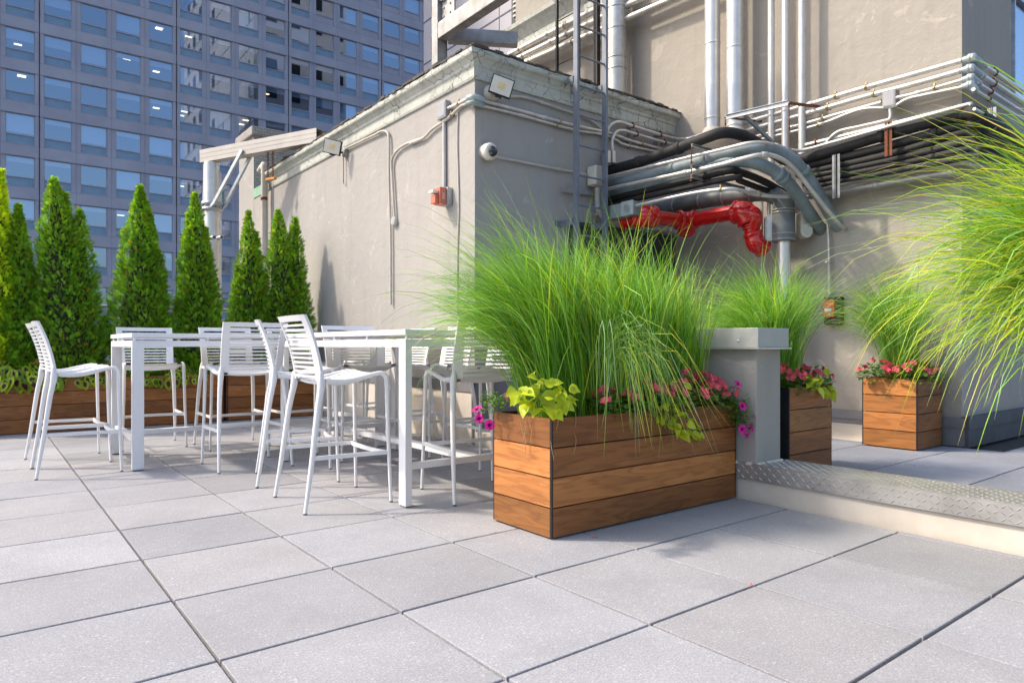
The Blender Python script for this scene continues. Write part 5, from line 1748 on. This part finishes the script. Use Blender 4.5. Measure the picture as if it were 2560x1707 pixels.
run('conduit', 'thicker conduit lying just above the topmost black pipe on the tower', 'conduit', [(r3, 625, 890, 'X', 6.44), (r3, 840, 838, 'X', 6.44), (r3, 1200, 750, 'X', 6.44), (r3, 1560, 660, 'X', 6.44)], .022, 'cond', clamps=(.08,), couple=(.2,))
run('conduit', 'thin bright conduit past the corner beside the topmost black pipe', 'conduit', [(r3, 1655, 668, 'Y', 1.96), (r3, 1790, 742, 'Y', 1.96), (r3, 1960, 862, 'Y', 1.96)], .012, 'alu', clamps=(.3,), cmat='brassy', smooth=False)
G4 = 'black insulated pipes along the tower'
ks = [('second', [(600, 1025), (1120, 898), (1480, 795), (1620, 768)], [(1690, 782), (1960, 960)], .040),
      ('third', [(612, 1062), (1120, 950), (1500, 838), (1630, 812)], [(1700, 850), (1820, 895), (1960, 985)], .032),
      ('fourth', [(640, 1085), (1130, 985), (1500, 898), (1640, 868)], [(1720, 895), (1960, 1010)], .028),
      ('fifth', [(650, 1115), (1140, 1018), (1500, 942), (1650, 908)], [(1720, 935), (1960, 1050)], .028),
      ('sixth and lowest', [(670, 1142), (1140, 1055), (1520, 985), (1660, 955)], [(1730, 985), (1960, 1085)], .022)]
for nm, a_, b_, r_ in ks:
    s0 = pts_of([(r3, *a_[0], 'X', 6.36)])[0]
    run('insulated_pipe', nm + ' black foam covered pipe from the top along the lower tower wall', 'pipe', [s0 + Vector((.26, .12, 0)), s0 + Vector((.03, .06, 0))] + [(r3, a, b, 'X', 6.36) for a, b in a_] + [(r3, a, b, 'Y', 2.03) for a, b in b_], r_, 'foam', G4, seg=14, couple=(.5,))
run('silver_pipe', 'dull silver pipe under the black bundle, capped near the tower corner', 'pipe', [(r3, 640, 1206, 'X', 6.44), (r3, 780, 1182, 'X', 6.44), (r3, 1200, 1110, 'X', 6.44), (r3, 1545, 1052, 'X', 6.44)], .028, 'galvd', couple=(.5, .97))
run('conduit', 'thin vertical conduit dropping to the fire alarm box on the tower', 'conduit', [(r3, 745, 1145, 'X', 6.55), (r3, 752, 1300, 'X', 6.55), (2072, 600, 0, 0, 0) if False else (r3, 762, 1480, 'X', 6.55), (r3, 766, 1800, 'X', 6.55)], .010, 'cond', clamps=(.3, .7), cmat='alu')
# strut hangers
def strut(label, a, b, w_=.04, mat='galv', holes=True, name='strut_channel'):
    t_ = thing(name, label, 'bracket', a, 0, 'steel strut brackets')
    a, b = Vector(a), Vector(b); m = MB(); d = (b - a).normalized()
    up = Vector((0, 0, 1)) if abs(d.z) < .8 else Vector((0, 1, 0))
    s = d.cross(up).normalized(); u = s.cross(d)
    m.beam(a, b, .004, w_); m.beam(a + u * (w_ / 2) + s * .010, b + u * (w_ / 2) + s * .010, .022, .004); m.beam(a - u * (w_ / 2) + s * .010, b - u * (w_ / 2) + s * .010, .022, .004)
    m.build('channel', M[mat], t_)
    if holes:
        m = MB(); L_ = (b - a).length; k = .05
        while k < L_ - .03:
            m.beam(a + d * k - s * .003, a + d * (k + .028) - s * .003, .002, .014); k += .06
        o_ = m.build('slot', M['offd'], t_); o_['kind'] = 'stuff'
    return t_
A_ = onX(*r3(130, 722), 6.02); B__ = onX(*r3(520, 632), 6.02)
strut('perforated steel strut spanning in front of the silver ducts and risers', A_, B__, .045)
def rod(name, label, a, b, r_, mat):
    m = MB(); m.tube([a, b], r_, 8)
    d = (Vector(b) - Vector(a)).normalized()
    for f in (.02, .5, .97):
        p = Vector(a).lerp(Vector(b), f); m.lathe(p - d * .006, d, [(0, r_ * 2.1), (.012, r_ * 2.1)], 6)
    tag(m.build(name, M[mat]), label, 'rod', 'rusty hanger rods')
rod('hanger_rod', 'long rusty threaded rod hanging from the right end of the perforated strut', B__ + Vector((0, 0, .0)), onX(*r3(525, 935), 6.02), .005, 'rust')
rod('hanger_rod', 'short rusty rod under the left end of the perforated strut', A_, onX(*r3(132, 800), 6.02), .005, 'rust')
m = MB(); m.beam(onX(*r3(250, 712), 6.02), onX(*r3(425, 878), 6.40), .030, .030); tag(m.build('brace_bar', M['bluep']), 'blue grey diagonal brace below the perforated strut', 'bracket')
m = MB(); m.beam(B__, onX(*r3(705, 655), 6.56), .022, .022); tag(m.build('angle_bar', M['rust']), 'rusty angle bar tying the right end of the strut to the tower', 'bracket')
m = MB(); m.beam(onX(*r3(165, 724), 6.02), onX(*r3(350, 745), 6.56), .018, .018); tag(m.build('angle_bar', M['rust']), 'rusty angle bar behind the left end of the strut', 'bracket')
def ydir(a, X1):
    return Vector((X1, a.y, a.z))
q = onX(*r4(1025, 335), 5.30); strut('uppermost small steel hanger bar across the crossing pipes', q, ydir(q, 5.62), .02, 'galvd', False)
q2 = onX(*r4(1022, 490), 5.30); strut('middle small steel hanger bar under the pale conduit', q2, ydir(q2, 5.80), .025, 'galvd', False)
q3 = onX(*r4(1022, 562), 5.30); strut('lowest steel hanger bar under the black pipes', q3, ydir(q3, 6.20), .03, 'galvd', False)
rod('hanger_rod', 'rusty threaded rod joining the three small hanger bars', onX(*r4(1028, 320), 5.32), onX(*r4(1022, 600), 5.32), .0055, 'rust')
q = onX(*r3(812, 948), 6.28); q_ = Vector((q.x, q.y, onX(*r3(812, 1215), 6.28).z)); strut('upright steel channel clamping the black pipes on the tower', q_, q, .05, 'strutg', False)
t = bpy.data.objects[-1] if False else None
q = onX(*r3(1132, 748), 6.26); q_ = Vector((q.x, q.y, onX(*r3(1132, 958), 6.26).z)); strut('rusted upright channel holding the black pipes at mid wall', q_, q, .04, 'rust', False)
q = onY(*r3(1765, 662), 1.98); q_ = Vector((q.x, q.y, onY(*r3(1765, 800), 1.98).z)); strut('short upright channel on the shaded tower side past the corner', q_, q, .04, 'galvd', False)

# -- conduits on the annex front wall
G5 = 'conduits on the annex front wall'
def annexrun(lab, sp, r_, mat='cond', cl=(), co=(), cm='brassy', Y=5.305):
    run('conduit', lab, 'conduit', [(r2, a, b, 'Y', Y) for a, b in sp], r_, mat, G5, clamps=cl, cmat=cm, couple=co, wall='Y')
annexrun('upper of the two long conduits running right from the annex corner', [(512, 620), (720, 675), (910, 728), (1090, 775), (1240, 806), (1330, 832), (1430, 868), (1640, 922)], .0175, co=(.28,), cl=(.36, .83))
annexrun('lower of the two long conduits running right from the annex corner', [(508, 650), (720, 702), (900, 752), (1090, 802), (1250, 826), (1330, 862), (1380, 888), (1600, 936)], .014, co=(.18,), cl=(.36,), Y=5.312)
annexrun('painted conduit running from the corner floodlight towards the ladder', [(655, 590), (760, 596), (850, 622), (960, 660), (1090, 705), (1180, 745), (1240, 800)], .0125, 'condp', co=(.33,), Y=5.318)
annexrun('painted conduit running from the dome camera to the elbow box', [(565, 957), (760, 996), (960, 1035), (1190, 1078)], .012, 'condp', co=(.62,), Y=5.318)
annexrun('hooked conduit, upper of two leading right under the cornice', [(1256, 1000), (1258, 880), (1272, 790), (1330, 748), (1420, 772), (1600, 828), (1690, 850)], .020, cl=(.52, .82), cm='rust', Y=5.28)
annexrun('hooked conduit, lower of two leading right under the cornice', [(1300, 925), (1300, 860), (1325, 808), (1370, 800), (1420, 815), (1600, 868), (1700, 890)], .018, cl=(.45, .82), cm='rust', Y=5.27)
run('conduit', 'pale conduit sagging from the cornice end to the paired silver ducts', 'conduit', [(r4, 830, 265, 'Y', 5.28), (r4, 900, 283, 'Y', 5.25), (r4, 980, 288, 'X', 6.36), (r4, 1060, 268, 'X', 6.40), (r4, 1140, 243, 'X', 6.42)], .018, 'cond')
for q_, lab in (((1395, 755), 'left'), ((1560, 800), 'right')):
    a = onY(*r2(q_[0] + 8, q_[1]), 5.325); b = onY(*r2(q_[0] + 8, q_[1] + 155), 5.325)
    strut(lab + ' upright strut holding the conduits under the annex cornice', b, a, .04, 'galvd', False)
# corner LB fittings
def tubebox(label, pts, r_, mat, name='conduit_elbow'):
    t_ = thing(name, label, 'conduit fitting', pts[0], 0, 'conduit elbows on the annex corner')
    n = len(pts)
    m = MB(); m.tube(pts, [r_ * .8] + [r_] * (n - 2) + [r_ * .8], 8); m.build('body', M[mat], t_)
    return t_
a = onX(*r2(400, 612), 3.655); b = onY(*r2(512, 618), 5.30); c = Vector((3.655, 5.30, (onX(*r2(440, 592), 3.655).z)))
tubebox('upper grey green elbow wrapping the annex corner', [onX(*r2(415, 605), 3.655), onX(*r2(428, 600), 3.655), Vector((3.66, 5.305, onX(*r2(440, 598), 3.655).z)), onY(*r2(500, 612), 5.30), onY(*r2(518, 620), 5.30)], .033, 'greyplastic')
tubebox('lower grey green elbow wrapping the annex corner', [onX(*r2(408, 640), 3.655), onX(*r2(422, 634), 3.655), Vector((3.66, 5.305, onX(*r2(440, 630), 3.655).z)), onY(*r2(495, 642), 5.30), onY(*r2(512, 650), 5.30)], .028, 'greenish')
G6 = 'conduits on the annex side wall'
def siderun(lab, sp, r_, mat='condp', cl=(), co=(), X=3.672, sm=True):
    run('conduit', lab, 'conduit', [(f, a, b, 'X', X) for f, a, b in sp], r_, mat, G6, clamps=cl, cmat='brassy', couple=co, wall='X', smooth=sm)
siderun('conduit between the square box and the annex corner', [(r2, 288, 668), (r2, 350, 640), (r2, 420, 604)], .0175, 'cond', cl=(.55,))
siderun('wavy conduit climbing to the annex corner under the square box', [(r1, 2188, 1205), (r1, 2176, 1000), (r1, 2172, 900), (r1, 2195, 845), (r1, 2250, 802), (r1, 2352, 765), (r2, 60, 880), (r2, 140, 848), (r2, 200, 790), (r2, 290, 728), (r2, 370, 655), (r2, 412, 638)], .0145, 'condp', cl=(.9,), co=(.62,))
siderun('conduit from the far floodlight bending down the side wall', [(r1, 1915, 828), (r1, 2000, 786), (r1, 2080, 748), (r1, 2125, 728), (r1, 2150, 740), (r1, 2158, 790), (r1, 2158, 1000), (r1, 2166, 1300), (r1, 2168, 1690)], .0135, 'condp', co=(.3,))
siderun('thin cable dropping from the annex corner behind the stools', [(r2, 355, 690), (r2, 352, 900), (r2, 360, 1250), (r2, 352, 1560), (r2, 352, 2010)], .007, 'condp', X=3.69)
siderun('white surface raceway from the square box down to the coral alarm', [(r2, 270, 715), (r2, 272, 1170)], .018, 'condw', sm=False, X=3.678)
a = onX(*r2(236, 640), 3.66); b = onX(*r2(288, 715), 3.66)
box_thing('junction_box', 'square galvanised box at the top of the white raceway', (3.64, b.y, b.z), (3.696, a.y, a.z), 'boxg', .004, 'boxg', 'X')
p = onX(*r1(2183, 1228), 3.67)
t = thing('round_junction_box', 'small round junction box at the end of the side wall conduit', 'box', p)
m = MB(); m.lathe(p + Vector((.025, 0, 0)), (-1, 0, 0), [(0, .055), (.03, .055), (.034, .05)], 20); m.build('body', M['condp'], t)
m = MB(); m.lathe(p + Vector((-.0095, 0, 0)), (-1, 0, 0), [(0, .046), (.004, .044)], 20); m.build('cover_plate', M['galv'], t)

# -- coral fire alarm strobe
p = onX(*r2(245, 1205), 3.60)
t = thing('fire_alarm', 'coral red fire alarm with clear strobe at the foot of the white raceway', 'alarm', (3.6, p.y, p.z - .1))
zc, yc = p.z, p.y
m = MB(); m.box((3.640, yc - .075, zc - .085), (3.697, yc + .055, zc + .09)); m.build('back_box', M['galv'], t, bevel=.004)
m = MB(); m.box((3.565, yc - .055, zc - .080), (3.6395, yc + .065, zc + .085)); m.box((3.525, yc - .03, zc - .075), (3.5645, yc + .055, zc + .01)); m.build('housing', M['coral'], t, bevel=.006)
m = MB(); m.box((3.500, yc - .028, zc + .025), (3.5645, yc + .055, zc + .055)); m.build('strobe_lens', M['plastic'], t, bevel=.006)
fc = bpy.data.curves.new('lettering', 'FONT'); fc.body = 'FIRE'; fc.size = .034; fc.extrude = .0008; fc.align_x = 'CENTER'; fc.align_y = 'CENTER'
fo = bpy.data.objects.new('lettering_tmp', fc); C.objects.link(fo); fc.materials.append(M['white'])
fm_ = bpy.data.meshes.new_from_object(fo); bpy.data.objects.remove(fo)
fo = bpy.data.objects.new('lettering', fm_); C.objects.link(fo)
fo.parent = t; fo.location = (3.602 - 3.6, yc - .0565 - p.y, zc - (p.z - .1)); fo.rotation_euler = (R(90), R(90), 0)

# -- dome camera
p = onY(*r2(530, 940), 5.345)
t = thing('dome_camera', 'white dome security camera on the annex front wall', 'security camera', (p.x, AY, p.z - .1))
ax = Vector((.12, -1, -.12)).normalized()
m = MB(); m.lathe((p.x - .03, AY - .0, p.z + .01), (0, -1, 0), [(0, .068), (.03, .066), (.05, .064)], 26); m.build('mount', M['cond'], t)
m = MB(); c0 = Vector((p.x - .02, AY - .045, p.z)); m.lathe(c0, ax, [(0, .080), (.04, .082), (.055, .078), (.066, .068), (.070, .052)], 30); m.build('housing', M['plastic'], t)
m = MB(); m.lathe(c0 + ax * .069, ax, [(0, .051), (.012, .049), (.026, .042), (.038, .030), (.045, .016), (.048, .004)], 26); m.build('dome', M['smoke'], t)
# -- floodlights
def floodlight(label, c, nrm, wd, ht, mount, par_group='floodlights'):
    t_ = thing('floodlight', label, 'floodlight', c, 0, par_group)
    c = Vector(c); n = Vector(nrm).normalized(); s = n.cross(Vector((0, 0, 1))).normalized(); roll = R(-16)
    s = (s * math.cos(roll) + n.cross(s) * math.sin(roll)).normalized(); u = s.cross(n).normalized()
    Mx = Matrix((s, u, n)).transposed().to_4x4(); Mx.translation = c
    m = MB(); m.box((-wd / 2, -ht / 2, -.035), (wd / 2, ht / 2, -.001), M=Mx)
    for k in range(7): m.box((-wd * .4 + k * wd * .13, -ht * .4, -.055), (-wd * .4 + k * wd * .13 + .006, ht * .4, -.0355), M=Mx)
    m.build('housing', M['black'], t_, bevel=.006)
    m = MB(); m.box((-wd / 2 + .010, -ht / 2 + .010, -.0005), (wd / 2 - .010, ht / 2 - .010, .003), M=Mx); m.build('lens', M['plastic'], t_, bevel=.003)
    m = MB(); m.box((-wd * .16, -ht * .17, .0035), (wd * .16, ht * .17, .0045), M=Mx); m.build('led_plate', M['led'], t_)
    mt = Vector(mount)
    m = MB(); e = c - n * .04 - u * ht * .5; m.tube([c - n * .03 - u * ht * .42, e, mt.lerp(e, .3), mt], .013, 10); m.lathe(e - s * .03, s, [(0, .018), (.06, .018)], 10); m.build('knuckle', M['black'], t_)
    return t_
p = onY(*r2(623, 528), 5.14)
mt = onY(*r2(560, 575), 5.335)
floodlight('square floodlight under the cornice at the annex corner, facing the terrace', p, (-.45, -.85, -.12), .215, .175, mt + Vector((0, -.03, 0)))
t = thing('lamp_base', 'round weathered lamp base behind the corner floodlight', 'lamp base', mt)
m = MB(); m.lathe((mt.x, AY, mt.z), (0, -1, 0), [(0, .085), (.02, .082), (.045, .062), (.055, .05)], 22); m.build('body', M['curb'], t)
p = onX(*r1(1842, 815), 3.50); mt = onX(*r1(1905, 845), 3.66)
floodlight('floodlight on the far side wall beneath the steel davit beam', p, (-.72, -.66, -.22), .23, .18, mt)
t = thing('lamp_base', 'round box and hanging pull rod behind the far floodlight', 'lamp base', mt)
m = MB(); m.lathe((AX, mt.y, mt.z), (-1, 0, 0), [(0, .06), (.04, .058), (.05, .045)], 18); m.build('body', M['galvd'], t)
a = onX(*r1(1905, 870), 3.67); b = onX(*r1(1905, 1020), 3.67)
m = MB(); m.tube([a, b, b + Vector((0, .04, .03))], .007, 7); m.build('rod', M['galvd'], t)

# -- ladders
def ladder(name, label, mat, X0, X1, Y, zb_, zt_, wd, rz0, st_, r_, brk=(), group='roof ladders'):
    t_ = thing(name, label, 'ladder', ((X0 + X1) / 2, Y, zb_), 0, group)
    for x in (X0, X1):
        m = MB(); m.box((x - wd / 2, Y - .03, zb_), (x + wd / 2, Y + .03, zt_)); m.build('rail', M[mat], t_)
    z = rz0
    while z < zt_:
        m = MB(); m.tube([(X0 + wd / 2 - .004, Y, z), (X1 - wd / 2 + .004, Y, z)], r_, 8); m.build('rung', M[mat], t_); z += st_
    for z in brk:
        for x in (X0, X1):
            m = MB(); m.beam((x - .02, Y + .028, z), (x - .02, AY - .001, z), .010, .06); m.beam((x - .02, AY - .006, z), (x - .09, AY - .006, z), .010, .06); m.build('wall_bracket', M[mat], t_)
    return t_
LY = 5.12
x0 = onY(*r2(1080, 1000), LY).x; x1 = onY(*r2(1255, 1000), LY).x
zr = onY(*r2(1100, 1440), LY).z
ladder('wall_ladder', 'slate blue steel ladder fixed to the annex wall and rising past its roof', 'ladder', x0, x1, LY, .45, 5.6, .030, zr - .305 * 3, .305, .0105, brk=(onY(*r2(1080, 1355), LY).z, onY(*r2(1080, 480), LY).z))
pl = onX(*r2(962, 300), 6.30); pr = onX(*r2(1094, 300), 6.30)
t = thing('roof_ladder', 'thin black ladder standing on the annex roof against the tower', 'ladder', (pl.x, pl.y, 3.7), 0, 'roof ladders')
for q_ in (pl, pr):
    m = MB(); m.box((q_.x - .02, q_.y - .014, 3.702), (q_.x + .02, q_.y + .014, 6.3)); m.build('rail', M['bladd'], t)
z = 3.9
while z < 6.3:
    m = MB(); m.tube([(pl.x, pl.y, z), (pr.x, pr.y, z)], .008, 8); m.build('rung', M['bladd'], t); z += .30
pc = onX(*r2(1205, 300), 6.30)
m = MB(); m.box((pc.x - .03, pc.y - .035, 3.702), (pc.x + .03, pc.y - .005, 6.4)); m.box((pc.x - .03, pc.y + .01, 3.702), (pc.x + .03, pc.y + .035, 6.4)); m.box((pc.x + .02, pc.y - .004, 3.702), (pc.x + .03, pc.y + .009, 6.4))
tag(m.build('steel_post', M['bladd']), 'black double steel channel post between the roof ladder and the wide duct', 'post')
# -- three cream pipes behind the ladders
for k, (a, b, lab) in enumerate([((672, 335), (1240, 38), 'top'), ((695, 372), (1240, 108), 'middle'), ((735, 398), (1240, 180), 'bottom')]):
    pa, pb = onX(*r2(*a), 6.42), onX(*r2(*b), 6.42)
    d = (pb - pa).normalized()
    run('roof_pipe', lab + ' one of three cream pipes on the tower wall above the annex roof', 'pipe', [pa, pb + d * 1.6], .040, 'cond', 'cream pipes above the annex roof', clamps=(.07, .35), cmat='brassy', couple=(.25,), smooth=False, wall='X')

# -- galvanised steel frame on the roof
t = thing('roof_gantry', 'galvanised square tube frame standing on the roof behind the annex cornice', 'gantry', (5.03, 8.12, 3.7))
hb = ray(1098, 88, 9.5)
W_ = .155
m = MB(); m.box((hb.x - W_ / 2, hb.y - W_ / 2, 3.702), (hb.x + W_ / 2, hb.y + W_ / 2, 7.0)); m.build('post', M['galvd'], t, bevel=.01)
m = MB(); m.box((hb.x - W_ / 2 + .005, hb.y - 3.2, hb.z - .10), (hb.x + W_ / 2 - .005, hb.y - W_ / 2 - .001, hb.z + .12)); m.build('beam', M['galvd'], t, bevel=.01)
e = ray(1294, 101, 9.55)
m = MB(); m.beam(hb + Vector((.09, -.09, -.02)), e, .14, .18); m.build('brace', M['galvd'], t, bevel=.008)
m = MB(); m.beam(hb + Vector((0, -.10, .42)), hb + Vector((0, -.9, 1.9)), .13, .13); m.build('brace', M['galvd'], t, bevel=.008)
m = MB(); m.box((hb.x - .012, hb.y - .40, hb.z + .13), (hb.x + .012, hb.y - .082, hb.z + .75)); m.build('gusset_plate', M['galvd'], t)
m = MB()
for i in range(5):
    for j in range(2): m.lathe((hb.x - .012, hb.y - .14 - j * .16, hb.z + .20 + i * .12), (-1, 0, 0), [(0, .016), (.012, .016)], 6)
o = m.build('bolt', M['galvd'], t); o['kind'] = 'stuff'
m = MB(); m.tube([hb + Vector((.06, -.1, -.1)), hb + Vector((.06, -.1, -.42))], .006, 6); m.build('hanging_wire', M['black'], t)

# -- davit
tp = ray(530, 406, 10.73); tp.z = 3.80
t = thing('window_davit', 'aluminium davit with tall round pole and square beam reaching over the annex', 'davit', (tp.x, tp.y, 0))
m = MB(); m.lathe((tp.x, tp.y, -.2), (0, 0, 1), [(0, .112), (3.99, .112)], 28); m.build('pole', M['alu'], t)
m = MB(); m.lathe((tp.x + .10, tp.y - .02, 0), (0, 0, 1), [(0, .035), (3.62, .035), (3.66, .02)], 12); m.build('side_tube', M['alu'], t)
e = ray(800, 358, 9.72); e.z = 3.80
d = (Vector((e.x, e.y, 0)) - Vector((tp.x, tp.y, 0))).normalized()
bs = Vector((tp.x, tp.y, 3.80 + .098)) - d * .19; be = Vector((e.x, e.y, 3.80 + .098))
s = d.cross(Vector((0, 0, 1)))
m = MB()
h2, w2, th = .098, .075, .008
for (du, dv, ww, hh) in ((0, h2 - th / 2, w2 * 2, th), (0, -h2 + th / 2, w2 * 2, th), (w2 - th / 2, 0, th, h2 * 2 - th * 2.02), (-w2 + th / 2, 0, th, h2 * 2 - th * 2.02)):
    m.beam(bs + s * du + Vector((0, 0, dv)), be + s * du + Vector((0, 0, dv)), ww, hh)
for dv in (.035, -.03): m.beam(bs - s * (w2 + .001) + Vector((0, 0, dv)), be - s * (w2 + .001) + Vector((0, 0, dv)), .003, .006); m.beam(bs + s * (w2 + .001) + Vector((0, 0, dv)), be + s * (w2 + .001) + Vector((0, 0, dv)), .003, .006)
m.build('beam', M['beamp'], t)
m = MB(); m.beam(bs - d * .001, bs + d * .012, w2 * 2 - .022, h2 * 2 - .022); m.build('end_cap', M['cond'], t)
for sg in (-1, 1):
    a = ray(512 + (26 if sg < 0 else 0), 526, 10.62)
    a = Vector((tp.x, tp.y, 3.12)) + s * (sg * .10) + d * .16
    b = bs.lerp(be, .40) + s * (sg * .092) + Vector((0, 0, -.03))
    m = MB(); m.beam(a, b, .035, .055); m.beam(a + (a - b).normalized() * -.01, a + Vector((0, 0, -.10)) - d * .16, .034, .05); m.build('brace', M['galv'], t, bevel=.005)
m = MB(); zc = ray(535, 518, 10.7).z
m.lathe((tp.x, tp.y, zc - .06), (0, 0, 1), [(0, .118), (0, .152), (.05, .152), (.05, .127), (.08, .127), (.08, .152), (.14, .152), (.14, .118)], 28)
for k in range(10):
    an = k / 10 * 6.283; m.box((tp.x + math.cos(an) * .134 - .016, tp.y + math.sin(an) * .134 - .016, zc - .012), (tp.x + math.cos(an) * .134 + .016, tp.y + math.sin(an) * .134 + .016, zc + .028))
m.build('clamp_ring', M['galv'], t)
zc = ray(545, 595, 10.7).z
m = MB()
for (pxx, d_) in ((529, -1), (548, 1)):
    c_ = ray(pxx, 595, 10.5); m.lathe(c_ + Vector((0, .06, 0)), (.1, -1, 0), [(0, .03), (.16, .03), (.16, .02), (.10, .02)], 12)
m.build('socket', M['galv'], t)
m = MB(); m.tube([Vector((tp.x, tp.y, 3.92)) - s * .02 - d * .18, Vector((tp.x, tp.y, 2.3)) - d * .26 - s * .04, Vector((tp.x, tp.y, 1.6)) - d * .24], .022, 8); m.build('stay', M['alu'], t)
# hoist chain with orange tag
t = thing('chain_hoist', 'rusty chain and lifting hook with an orange tag under the davit beam', 'chain', bs.lerp(be, .60))
top = bs.lerp(be, .60) + Vector((0, 0, -.10))
for sgn in (-1, 1):
    m = MB()
    for k in range(9):
        c_ = top + d * (.05 * sgn) + Vector((0, 0, -.02 - k * .042)) + s * (.008 * (k % 2))
        an = k * 1.57
        loop = [c_ + (d * math.cos(an) + s * math.sin(an)) * (.013 * math.cos(q)) + Vector((0, 0, .026 * math.sin(q))) for q in [i * 6.283 / 10 for i in range(11)]]
        m.tube(loop, .0055, 6, caps=False)
    m.build('chain', M['rust'], t)
m = MB(); m.beam(top + d * -.08 + Vector((0, 0, -.40)), top + d * .10 + Vector((0, 0, -.40)), .05, .035); m.build('tag', M['orange'], t, bevel=.006)
m = MB(); m.tube([top + d * .05 + Vector((0, 0, -.40)), top + d * .06 + Vector((0, 0, -2.3))], .005, 6); m.tube([top - d * .05 + Vector((0, 0, -.40)), top - d * .05 + Vector((0, 0, -2.3))], .005, 6); m.build('cable', M['galvd'], t)
# glove on the beam end
t = thing('work_glove', 'lime green work glove hanging from the open end of the davit beam', 'glove', be)
c_ = be + Vector((.03, -.04, -.06))
c_ = ray(800, 368, 9.58)
m = MB(); m.tube(curve([c_ + Vector((0, 0, .07)), c_ + Vector((-.01, 0, .04)), c_, c_ + Vector((0, 0, -.06)), c_ + Vector((0, 0, -.10))], 3), [.022, .024, .026, .028, .030, .033, .036, .038, .040, .040, .038, .034, .030][:13], 10)
m.build('cuff', M['glove'], t)
m = MB()
for k, (dx, L_, tl) in enumerate([(-.030, .070, -.10), (-.012, .095, -.05), (.008, .10, .02), (.026, .085, .12)]):
    a = c_ + Vector((dx * .79, -dx * .61, -.095)); b = a + Vector((tl * .1, -tl * .08, -L_))
    m.tube([a + Vector((0, 0, .02)), a, a.lerp(b, .6), b, b + Vector((0, 0, -.004))], [.011, .013, .012, .010, .004], 8)
a = c_ + Vector((-.03, .024, -.03)); m.tube([a, a + Vector((-.025, .02, -.035)), a + Vector((-.03, .024, -.065))], [.012, .011, .006], 8)
m.build('finger', M['glove'], t)
# standpipe
p = onX(661, 430, 3.60)
t = thing('standpipe', 'rust stained cream standpipe with rounded top at the far end of the annex', 'pipe', (p.x, p.y, 0))
m = MB(); zt_ = onX(661, 415, 3.60).z
m.tube(curve([(p.x, p.y, -.2), (p.x, p.y, 1.2), (p.x, p.y, zt_ - .16), (p.x - .0, p.y + .01, zt_ - .05), (p.x + .0, p.y + .10, zt_), (p.x, p.y + .22, zt_ - .04)], 6), .052, 18); m.build('pipe_run', M['curb'], t)
m = MB()
for z in (zt_ - .55, zt_ - .60 - .9): m.lathe((p.x, p.y, z), (0, 0, 1), [(0, .053), (.004, .060), (.045, .060), (.05, .053)], 18)
m.build('coupling', M['rust'], t)
# railing behind the hedge
t = thing('metal_railing', 'silver three bar railing behind the evergreens at the terrace edge', 'railing', (0, 9.85, 0))
for z, r_ in ((1.42, .028), (1.27, .014), (1.14, .014), (.98, .014), (.80, .014), (.6, .014)):
    m = MB(); m.tube([(-6, 9.85, z), (3.65, 9.85, z)], r_, 10); m.build('rail', M['galv'], t)
for x in (-5.2, -3.7, -2.2, -.7, .8, 2.3, 3.6):
    m = MB(); m.box((x - .02, 9.832, -.03), (x + .02, 9.868, 1.395)); m.build('post', M['galv'], t)
# fire alarm pull box among the grass at the tower
p = onX(*(2076, 775), 6.50)
t = thing('fire_alarm', 'red fire alarm pull station inside a clear cover at the foot of the thin conduit', 'alarm', (6.5, p.y, p.z - .15))
m = MB(); m.box((6.535, p.y - .085, p.z - .14), (6.598, p.y + .085, p.z + .13)); m.build('back_box', M['black'], t, bevel=.008)
m = MB(); m.box((6.500, p.y - .035, p.z - .07), (6.5345, p.y + .075, p.z + .10)); m.build('housing', M['red'], t, bevel=.004)
m = MB(); m.box((6.495, p.y - .010, p.z - .015), (6.4995, p.y + .055, p.z + .015)); m.box((6.495, p.y + .0, p.z - .05), (6.4995, p.y + .02, p.z - .03)); m.build('handle', M['white'], t)

rg = random.Random(77)
for k, (px_, py_) in enumerate([(1515, 1289), (1489, 1343), (1623, 1276), (1880, 1462), (1700, 1300), (1240, 1330)]):
    t_ = (px_ - CX) / FP; dd_ = (HC - .003) * FP / (py_ - HY)
    p = Vector((dd_ * (SY + CY * t_), dd_ * (CY - SY * t_), .003))
    m = MB(); leaf_into(m, p, (rg.uniform(-1, 1), rg.uniform(-1, 1), .05), (0, 0, 1), .020, .013, 'oval', (1, 1, 1), 0, .2, .2)
    tag(m.build('fallen_petal', M['pink'] if k < 4 else M['straw']), ['pink petal scrap on the pavers, further right under the long planter edge', 'pink petal scrap on the pavers nearest the long planter front corner', 'pink petal scrap on the pavers close to the middle of the long planter', 'pink petal scrap out on the open pavers right of the long planter', 'straw leaf scrap on the pavers by the right half of the long planter', 'straw leaf scrap on the pavers left of the long planter'][k], 'petal', 'fallen petals on the pavers')
